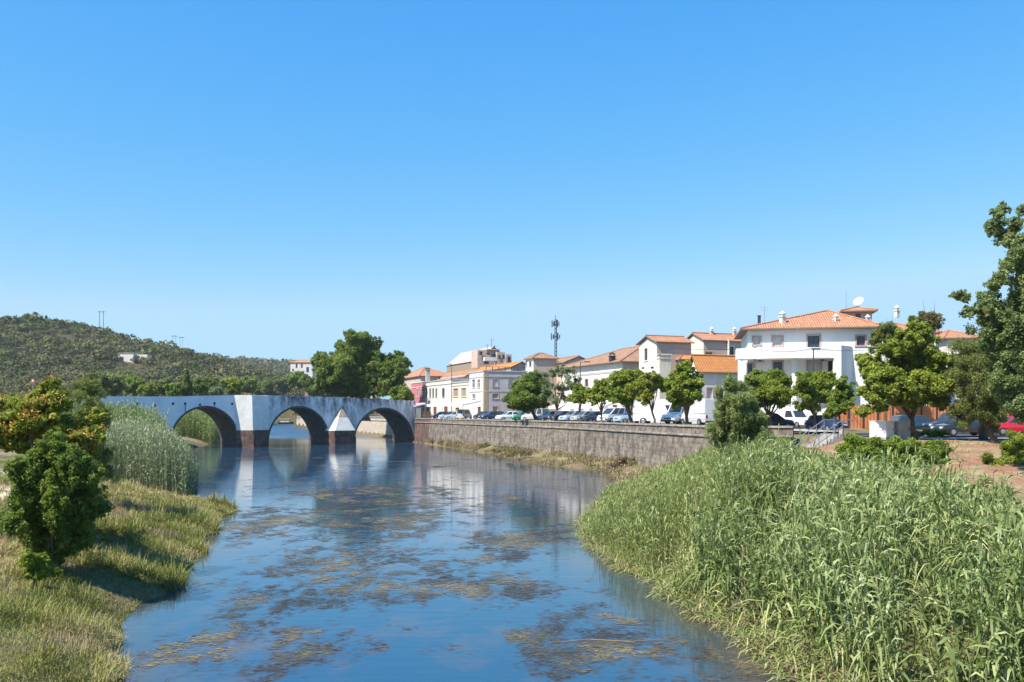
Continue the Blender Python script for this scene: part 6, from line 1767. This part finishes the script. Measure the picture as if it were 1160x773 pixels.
tag(quads_obj('slope_grass', V, F, M['grass'], tint=T), 'sparse dry grass on the red earth slope', 'grass', kind='stuff')

# ------------------------------------------------------------------ shrubs
def shrub(name, label, Y, lobes, leafm, lsize, dens=26, flat=.9, spread=.6, up=.4, aspect=.5, base_px=None, r0=.06, group=None, cat='shrub', sub=12, tint_var=.25, grow=1.15, fill=1.6):
    bx = base_px if base_px is not None else sum(l[0] for l in lobes) / len(lobes)
    return tree(name, label, Y, lobes, bx, None, r0, leafm, lsize, dens, flat, spread=spread, cat=cat, up=up, fork=.2, n_limb=4, aspect=aspect, group=group, sub=sub, tint_var=tint_var, grow=grow, fill=fill)
t, C, Rr = tree('seeded_tree', 'spreading tree with yellow green leaves and orange seed heads at the left edge', 31,
     [(13, 456, 13), (55, 445, 12), (40, 463, 16), (72, 457, 13), (99, 474, 12), (22, 487, 16), (57, 484, 18), (88, 486, 16), (11, 507, 11), (110, 500, 11), (66, 503, 17), (33, 505, 13), (95, 511, 13), (-8, 475, 14), (-14, 500, 14), (60, 432, 6)],
     50, None, .12, M['leaf_yellow'], .17, 22, .7, spread=.45, aspect=.4, sub=14, grow=1.25, fill=2.2)
Ps, Ns = [], []
for c, rr in zip(C, Rr):
    if rng.uniform() < .6:
        for _ in range(rng.integers(1, 4)):
            u = unit(1)[0]; u[2] = abs(u[2]); u[1] = -abs(u[1]); cc = c + u * rr * np.array((1, 1, .65)) * .95
            m_ = 34; Ps.append(cc + rng.normal(0, .10, (m_, 3))); Ns.append(unit(m_))
Ps = np.concatenate(Ps); Ns = np.concatenate(Ns)
V, F = leaf_faces(Ps, Ns, .085 * rng.uniform(.6, 1.3, len(Ps)), .6)
quads_obj('seed_heads', V, F, M['seed'], t, tint=np.repeat(rng.uniform(0, 1, len(Ps)), 4))
shrub('bush', 'dense dark green bush on the left bank in front of the seeded tree', 27.5, [(60, 514, 15), (86, 512, 15), (106, 525, 13), (38, 526, 12), (116, 545, 11), (72, 500, 13), (45, 535, 20), (75, 530, 20), (95, 545, 16), (35, 570, 20), (65, 568, 23), (95, 578, 16), (30, 608, 20), (60, 608, 22), (84, 612, 14), (50, 640, 16), (20, 592, 13), (108, 560, 11), (75, 590, 18), (40, 590, 18)],
      M['leaf_dense'], .11, 22, 1.05, base_px=58, tint_var=.35, grow=1.1, fill=2.0)
shrub('bush', 'olive green bush filling the gap behind the dense dark bush', 34, [(70, 545, 16), (92, 560, 15), (108, 552, 12), (55, 560, 14), (80, 580, 15), (105, 580, 12), (60, 590, 14), (92, 596, 12), (118, 570, 9), (45, 545, 10)], M['leaf_olive'], .14, 22, 1.0, tint_var=.3, grow=1.1, base_px=82)
shrub('bush', 'small light green bush at the foot of the dense dark bush', 25.5, [(34, 628, 9), (46, 640, 9), (28, 642, 7), (56, 648, 7), (40, 652, 8)], M['leaf_street'], .10, 22, 1.0, tint_var=.3, base_px=40)
shrub('tamarisk', 'grey green feathery bush between the seeded tree and the reeds', 43, [(85, 450, 12), (105, 460, 12), (117, 478, 11), (110, 500, 12), (121, 515, 8), (125, 470, 7), (95, 440, 9), (100, 482, 12), (118, 540, 9), (108, 525, 10)], M['leaf_olive'], .14, 20, 1.1, up=.2, aspect=.25, grow=1.35)
shrub('willow', 'tall wispy willow bush rising from the reeds on the right bank', 57, [(833, 438, 8), (845, 446, 9), (822, 448, 8), (838, 460, 12), (818, 466, 9), (852, 466, 9), (828, 480, 12), (845, 484, 12), (812, 488, 9), (858, 492, 9), (822, 503, 11), (838, 508, 11), (810, 516, 8), (826, 524, 8), (850, 515, 8), (828, 430, 5), (862, 478, 6)],
      M['willow'], .30, 60, 1.2, up=.15, aspect=.15, base_px=832, r0=.10, cat='willow', tint_var=.3, grow=1.4)
shrub('willow', 'pale feathery bush spreading right of the tall wispy willow', 50, [(868, 496, 9), (888, 502, 8), (854, 506, 9), (904, 514, 7), (880, 516, 9), (862, 520, 9), (895, 526, 7)], M['willow'], .2, 18, 1.0, up=.15, aspect=.2, cat='willow', r0=.05, tint_var=.3)
shrub('shrub', 'bright green hedge shrubs below the promenade utility boxes', 50.5, [(960, 510, 8), (970, 506, 9), (982, 508, 9), (994, 506, 9), (1006, 508, 9), (1018, 508, 9), (1030, 507, 9), (1042, 508, 9), (1054, 508, 9), (1066, 510, 8), (975, 517, 8), (1000, 518, 9), (1025, 518, 9), (1050, 519, 9), (1064, 522, 7), (965, 524, 9), (985, 527, 9), (1010, 528, 9), (1035, 528, 9), (1058, 530, 8)], M['leaf_lime'], .13, 24, .9, spread=.1, r0=.05, grow=1.55, fill=2.5)
shrub('hedge', 'clipped low hedge behind the big tree trunk beside the road', 64.5, [(1044, 491, 4), (1050, 490, 5), (1057, 491, 5), (1064, 490, 5), (1070, 491, 4), (1033, 492, 4)], M['leaf_lime'], .12, 24, .8, spread=.05, r0=.03, cat='hedge')
shrub('shrub', 'yellowish shrub on the red earth slope near the right edge', 49, [(1122, 522, 7), (1130, 530, 8), (1120, 540, 9), (1134, 545, 9), (1126, 556, 9), (1140, 560, 9), (1138, 535, 7)], M['leaf_yellow'], .11, 20, .9, spread=.4, r0=.03, grow=1.7)
shrub('shrub', 'dark green shrub at the right edge below the red car', 50, [(1150, 500, 10), (1162, 505, 12), (1152, 518, 11), (1165, 525, 12), (1154, 535, 10), (1172, 510, 12), (1146, 525, 8)], M['leaf_street'], .12, 24, .9, spread=.4, r0=.04, grow=1.55)
for (px, py, Y, r, mt, lab) in ((265, 0, 0, 0, None, None),): pass
for (lab, Y, lb) in (('tawny bush at the foot of the quay wall nearest the reeds', 88, [(700, 520, 6), (708, 524, 6), (715, 522, 6), (694, 528, 5), (704, 530, 6), (722, 527, 5)]),
                     ('greyish dry bush at the foot of the quay wall in the middle', 112, [(584, 513, 4), (592, 512, 4), (599, 514, 4), (575, 515, 3)]),
                     ('small dry tussock at the foot of the quay wall', 124, [(560, 510, 3), (566, 511, 3)])):
    shrub('dry_bush', lab, Y, lb, M['tan_grass'], .2, 16, .9, spread=.5, r0=.03, aspect=.2, group='dry bushes below the quay')
GB = 'tussocks on the left bank'
for (px, py, r, mt, lab) in ((172, 640, 9, 'leaf_olive', 'dark tussock at the grass edge beside the water'), (105, 628, 10, 'leaf_olive', 'low dark tussock right of the dense bush'), (60, 690, 11, 'leaf_yellow', 'yellow green tussock on the near left bank'), (120, 612, 9, 'leaf_olive', 'round grey green tussock behind the dense bush')):
    x, Y, z = hit(px, py + r * .7)
    lb = [(px + rng.uniform(-1, 1) * r, py + rng.uniform(-.2, .5) * r, r * .5) for _ in range(6)]
    shrub('tussock', lab, Y, lb, M[mt], .10, 20, .8, spread=.6, r0=.02, group=GB, aspect=.2)

# ------------------------------------------------------------------ floating weed on the water
def weed(lo=.735, hi=.81, pm=.75, sz=1.0, zz=.006, tb=.45):
    Vs, Fs, Ts = [], [], []; o = 0
    for (y0, y1, c) in ((15, 30, .075), (30, 48, .12), (48, 85, .22), (85, 150, .5)):
        gy = np.arange(y0, y1, c * 1.0); gx = np.arange(-22 if y0 < 48 else -45, 11, c)
        XX, YY = np.meshgrid(gx, gy)
        A = fbm(XX / 2.6 + .3 * vnoise(YY, XX, 3), YY / 4.2, 71, 5)
        Bn = fbm(XX / .55, YY / .9, 72, 4)
        def gb(px, py, sx, sy):
            Yc = 6000. / (py - HORY); Xc = XAT(px, Yc); return np.exp(-((XX - Xc) / sx) ** 2 - ((YY - Yc) / sy) ** 2)
        reg = (1.25 * gb(300, 748, 2.9, 2.2) + .8 * gb(220, 735, 1.6, 1.6) + .6 * gb(400, 735, 1.2, 1.2) + .5 * gb(380, 715, 3.2, 1.6) + .65 * gb(250, 700, 1.3, 1.6) + .95 * gb(620, 735, 2.2, 3.0) + .85 * gb(680, 700, 2.0, 2.6) + .75 * gb(600, 665, 2.2, 3) + .8 * gb(590, 612, 3.4, 7)
               + .85 * gb(390, 645, 4.2, 5) + .9 * gb(420, 600, 6, 8) + .85 * gb(400, 560, 9, 11) + .7 * gb(300, 590, 4, 7) + .6 * gb(500, 575, 6, 8) + .5 * gb(330, 680, 2, 1.5) + .55 * gb(800, 745, 2.2, 3) + .65 * gb(430, 530, 9, 12) + .4 * gb(460, 690, 2, 2))
        edge = np.minimum(XX - XL(YY), XR(YY) - XX)
        Rd = 1 - np.abs(2 * fbm(XX / 1.5 + Bn * .5, YY / 1.9, 77, 4) - 1)
        val = A * .42 + Bn * .33 + Rd * .22 + .23 * np.clip(reg, 0, 1.15) + .10 * np.exp(-np.clip(XR(YY) - XX, 0, 9) / .8) * (YY < 72)
        k = (rng.uniform(0, 1, val.shape) < pm * sstep(val, lo, hi)) & (edge > .05)
        if not k.any(): continue
        x, y = XX[k], YY[k]; n = len(x)
        # one irregular fleck per cell
        s = c * sz * rng.uniform(.6, 1.6, n); an = rng.normal(0, .5, n); asp = rng.uniform(.3, .75, n)
        ax, ay = np.cos(an) * s, np.sin(an) * s * .9
        bx, by = -np.sin(an) * s * asp, np.cos(an) * s * asp
        x = x + rng.uniform(-.5, .5, n) * c; y = y + rng.uniform(-.5, .5, n) * c
        z = zz + rng.uniform(0, .012, n) * (zz > .004)
        V = np.stack([np.stack([x - ax, y - ay, z], 1), np.stack([x + bx, y + by, z], 1), np.stack([x + ax, y + ay, z], 1), np.stack([x - bx, y - by, z], 1)], 1).reshape(-1, 3)
        t = np.clip(tb + (fbm(x / 1.4, y / 2, 75, 4) - .5) * 2.4 + rng.normal(0, .13, n), 0, 1)
        Vs.append(V); Fs.append(np.arange(n * 4).reshape(-1, 4) + o); Ts.append(np.repeat(t, 4)); o += n * 4
    return np.concatenate(Vs), np.concatenate(Fs)[:, ::-1], np.concatenate(Ts)
V, F, T = weed()
def soften(m, lo, hi, scale):
    nt = m.node_tree; N, L = nt.nodes, nt.links; out = N['Material Output']; src = out.inputs[0].links[0].from_socket
    tc = N.new('ShaderNodeTexCoord'); n = noise(N, L, tc.outputs['Object'], scale, 5, .7); r = ramp(N, [(.35, (lo,) * 3), (.62, (hi,) * 3)]); L.new(n.outputs[0], r.inputs[0])
    t = N.new('ShaderNodeBsdfTransparent'); x = N.new('ShaderNodeMixShader'); L.new(r.outputs[0], x.inputs[0]); L.new(t.outputs[0], x.inputs[1]); L.new(src, x.inputs[2]); L.new(x.outputs[0], out.inputs[0])
M['weed'] = leaf_mat('floating weed', (0.05, 0.042, 0.03), (0.105, 0.085, 0.042), (0.20, 0.155, 0.072), 0.0, .55)
soften(M['weed'], .15, .9, 3.0)
tag(quads_obj('floating_weed', V, F, M['weed'], tint=T), 'brown and olive weed mats floating on the river', 'water weed', kind='stuff')
V, F, T = weed(.64, .76, .6, 1.25, .003, .3)
M['film'] = leaf_mat('weed film', (0.075, 0.062, 0.06), (0.105, 0.086, 0.074), (0.17, 0.13, 0.08), 0.0, .45)
soften(M['film'], .05, .5, 1.6)
tag(quads_obj('weed_film', V, F, M['film'], tint=T), 'thin greyish weed film just at the water surface', 'water weed', kind='stuff')
# drifted dead canes
for (px, py, ln, an, lab) in ((690, 727, 3.2, .12, 'pale dead cane adrift on the water left of the near reeds'),):
    Yc = 6000. / (py - HORY); x = XAT(px, Yc)
    m = MB(); d = np.array((math.cos(an), math.sin(an), 0)) * ln / 2; c = np.array((x, Yc, .02))
    m.path([c - d, c - d * .3 + (0, .20, .005), c + d * .35 + (0, -.16, .005), c + d], [.009, .012, .010, .005], 6)
    tag(m.build('floating_cane', pbr('dead cane', (.30, .22, .14), .8)), lab, 'cane')

# ------------------------------------------------------------------ boat beyond the bridge
Yb = 480; xb = XAT(323.5, Yb)
bt = thing('river_boat', 'dark hulled boat with white canopy moored beyond the second arch', 'boat', (xb, Yb, 0), 0.15)
m = MB(); st = []
for (x, w, zt) in ((-4, .9, .95), (-2.5, 1.25, .9), (0, 1.35, .9), (2.4, 1.05, 1.0), (4.2, .12, 1.25)):
    st.append([(x, -w, zt), (x, -w * .7, .1), (x, 0, -.2), (x, w * .7, .1), (x, w, zt)])
V = [p for s in st for p in s]; n = 5
m.mesh(V, [(j * n + i, j * n + i + 1, (j + 1) * n + i + 1, (j + 1) * n + i) for j in range(4) for i in range(n - 1)])
m.mesh(st[0], [(0, 1, 2, 3, 4)]); m.face([s[0] for s in st] + [s[4] for s in st[::-1]])
m.build('hull', pbr('dark hull', (.015, .02, .035), .35), bt, world_space=False)
m = MB(); m.box((-.6, 0, 2.75), (6, 2.4, .12)); m.build('canopy', M['canvas'], bt, world_space=False)
m = MB()
for x in (-3.4, 0, 2.2):
    for y in (-1.05, 1.05): m.tube((x, y, .9), (x, y, 2.7), .05, n=5)
m.build('canopy_post', M['metal'], bt, world_space=False)
m = MB(); m.box((-.4, 0, 1.3), (4.5, 2.0, .75)); m.build('cabin', M['white'], bt, world_space=False)

# ------------------------------------------------------------------ person on the bridge
def person():
    a = (425.5 - HORX) / 1000; s = (a * BO[1] - BO[0]) / (BD[0] - a * BD[1])
    p = np.array(BP(s, -1.3, 0)); z0 = float(np.interp(s, [19, 30, 40], [9.0, 8.72, 8.4])) - 1.0
    t = thing('person', 'person in a pale top walking across the bridge', 'person', (p[0], p[1], z0), .7)
    J = [(0, 0, .95), (0, 0, 1.15), (0, 0, 1.40), (0, 0, 1.50), (0, 0, 1.62), (0, 0, 1.72),
         (.18, 0, 1.40), (.23, .02, 1.13), (.22, .10, .90), (-.18, 0, 1.40), (-.23, -.02, 1.13), (-.22, -.08, .90),
         (.09, 0, .90), (.10, .10, .48), (.10, .06, .07), (.10, .2, .03), (-.09, 0, .90), (-.10, -.05, .48), (-.10, -.2, .09), (-.10, -.08, .03)]
    E = [(0, 1), (1, 2), (2, 3), (3, 4), (4, 5), (2, 6), (6, 7), (7, 8), (2, 9), (9, 10), (10, 11), (0, 12), (12, 13), (13, 14), (14, 15), (0, 16), (16, 17), (17, 18), (18, 19)]
    rad = [.15, .14, .15, .055, .09, .08, .065, .045, .035, .065, .045, .035, .09, .065, .045, .035, .09, .065, .045, .035]
    me = bpy.data.meshes.new('body'); me.from_pydata(J, E, [])
    o = bpy.data.objects.new('body', me); COL.objects.link(o); o.parent = t
    sm = o.modifiers.new('skin', 'SKIN')
    for v, r_ in zip(me.skin_vertices[0].data, rad): v.radius = (r_, r_)
    me.skin_vertices[0].data[0].use_root = True
    ss = o.modifiers.new('sub', 'SUBSURF'); ss.levels = ss.render_levels = 1
    m_, nt, N, L, b = mat_new('clothed figure')
    tc = N.new('ShaderNodeTexCoord'); sx = N.new('ShaderNodeSeparateXYZ'); L.new(tc.outputs['Object'], sx.inputs[0])
    r_ = ramp(N, [(0.0, (.05, .06, .10)), (.52, (.70, .62, .52)), (.83, (.45, .27, .18)), (.95, (.05, .03, .02))]); r_.color_ramp.interpolation = 'CONSTANT'
    dv = N.new('ShaderNodeMath'); dv.operation = 'DIVIDE'; dv.inputs[1].default_value = 1.8
    L.new(sx.outputs['Z'], dv.inputs[0]); L.new(dv.outputs[0], r_.inputs[0]); L.new(r_.outputs[0], b.inputs['Base Color'])
    me.materials.append(m_)
person()

# ------------------------------------------------------------------ air
mb = MB(); mb.box((-200, 720, 65), (3800, 1620, 150)); hz = mb.build('haze', bpy.data.materials.new('air'))
m = hz.data.materials[0]; m.use_nodes = True; nt = m.node_tree; nt.nodes.remove(nt.nodes['Principled BSDF'])
pv = nt.nodes.new('ShaderNodeVolumePrincipled'); pv.inputs['Color'].default_value = (0.86, 0.92, 1.0, 1); pv.inputs['Density'].default_value = 0.00009
nt.links.new(pv.outputs[0], nt.nodes['Material Output'].inputs['Volume'])
tag(hz, 'thin summer haze softening the far hills', 'haze', kind='stuff')
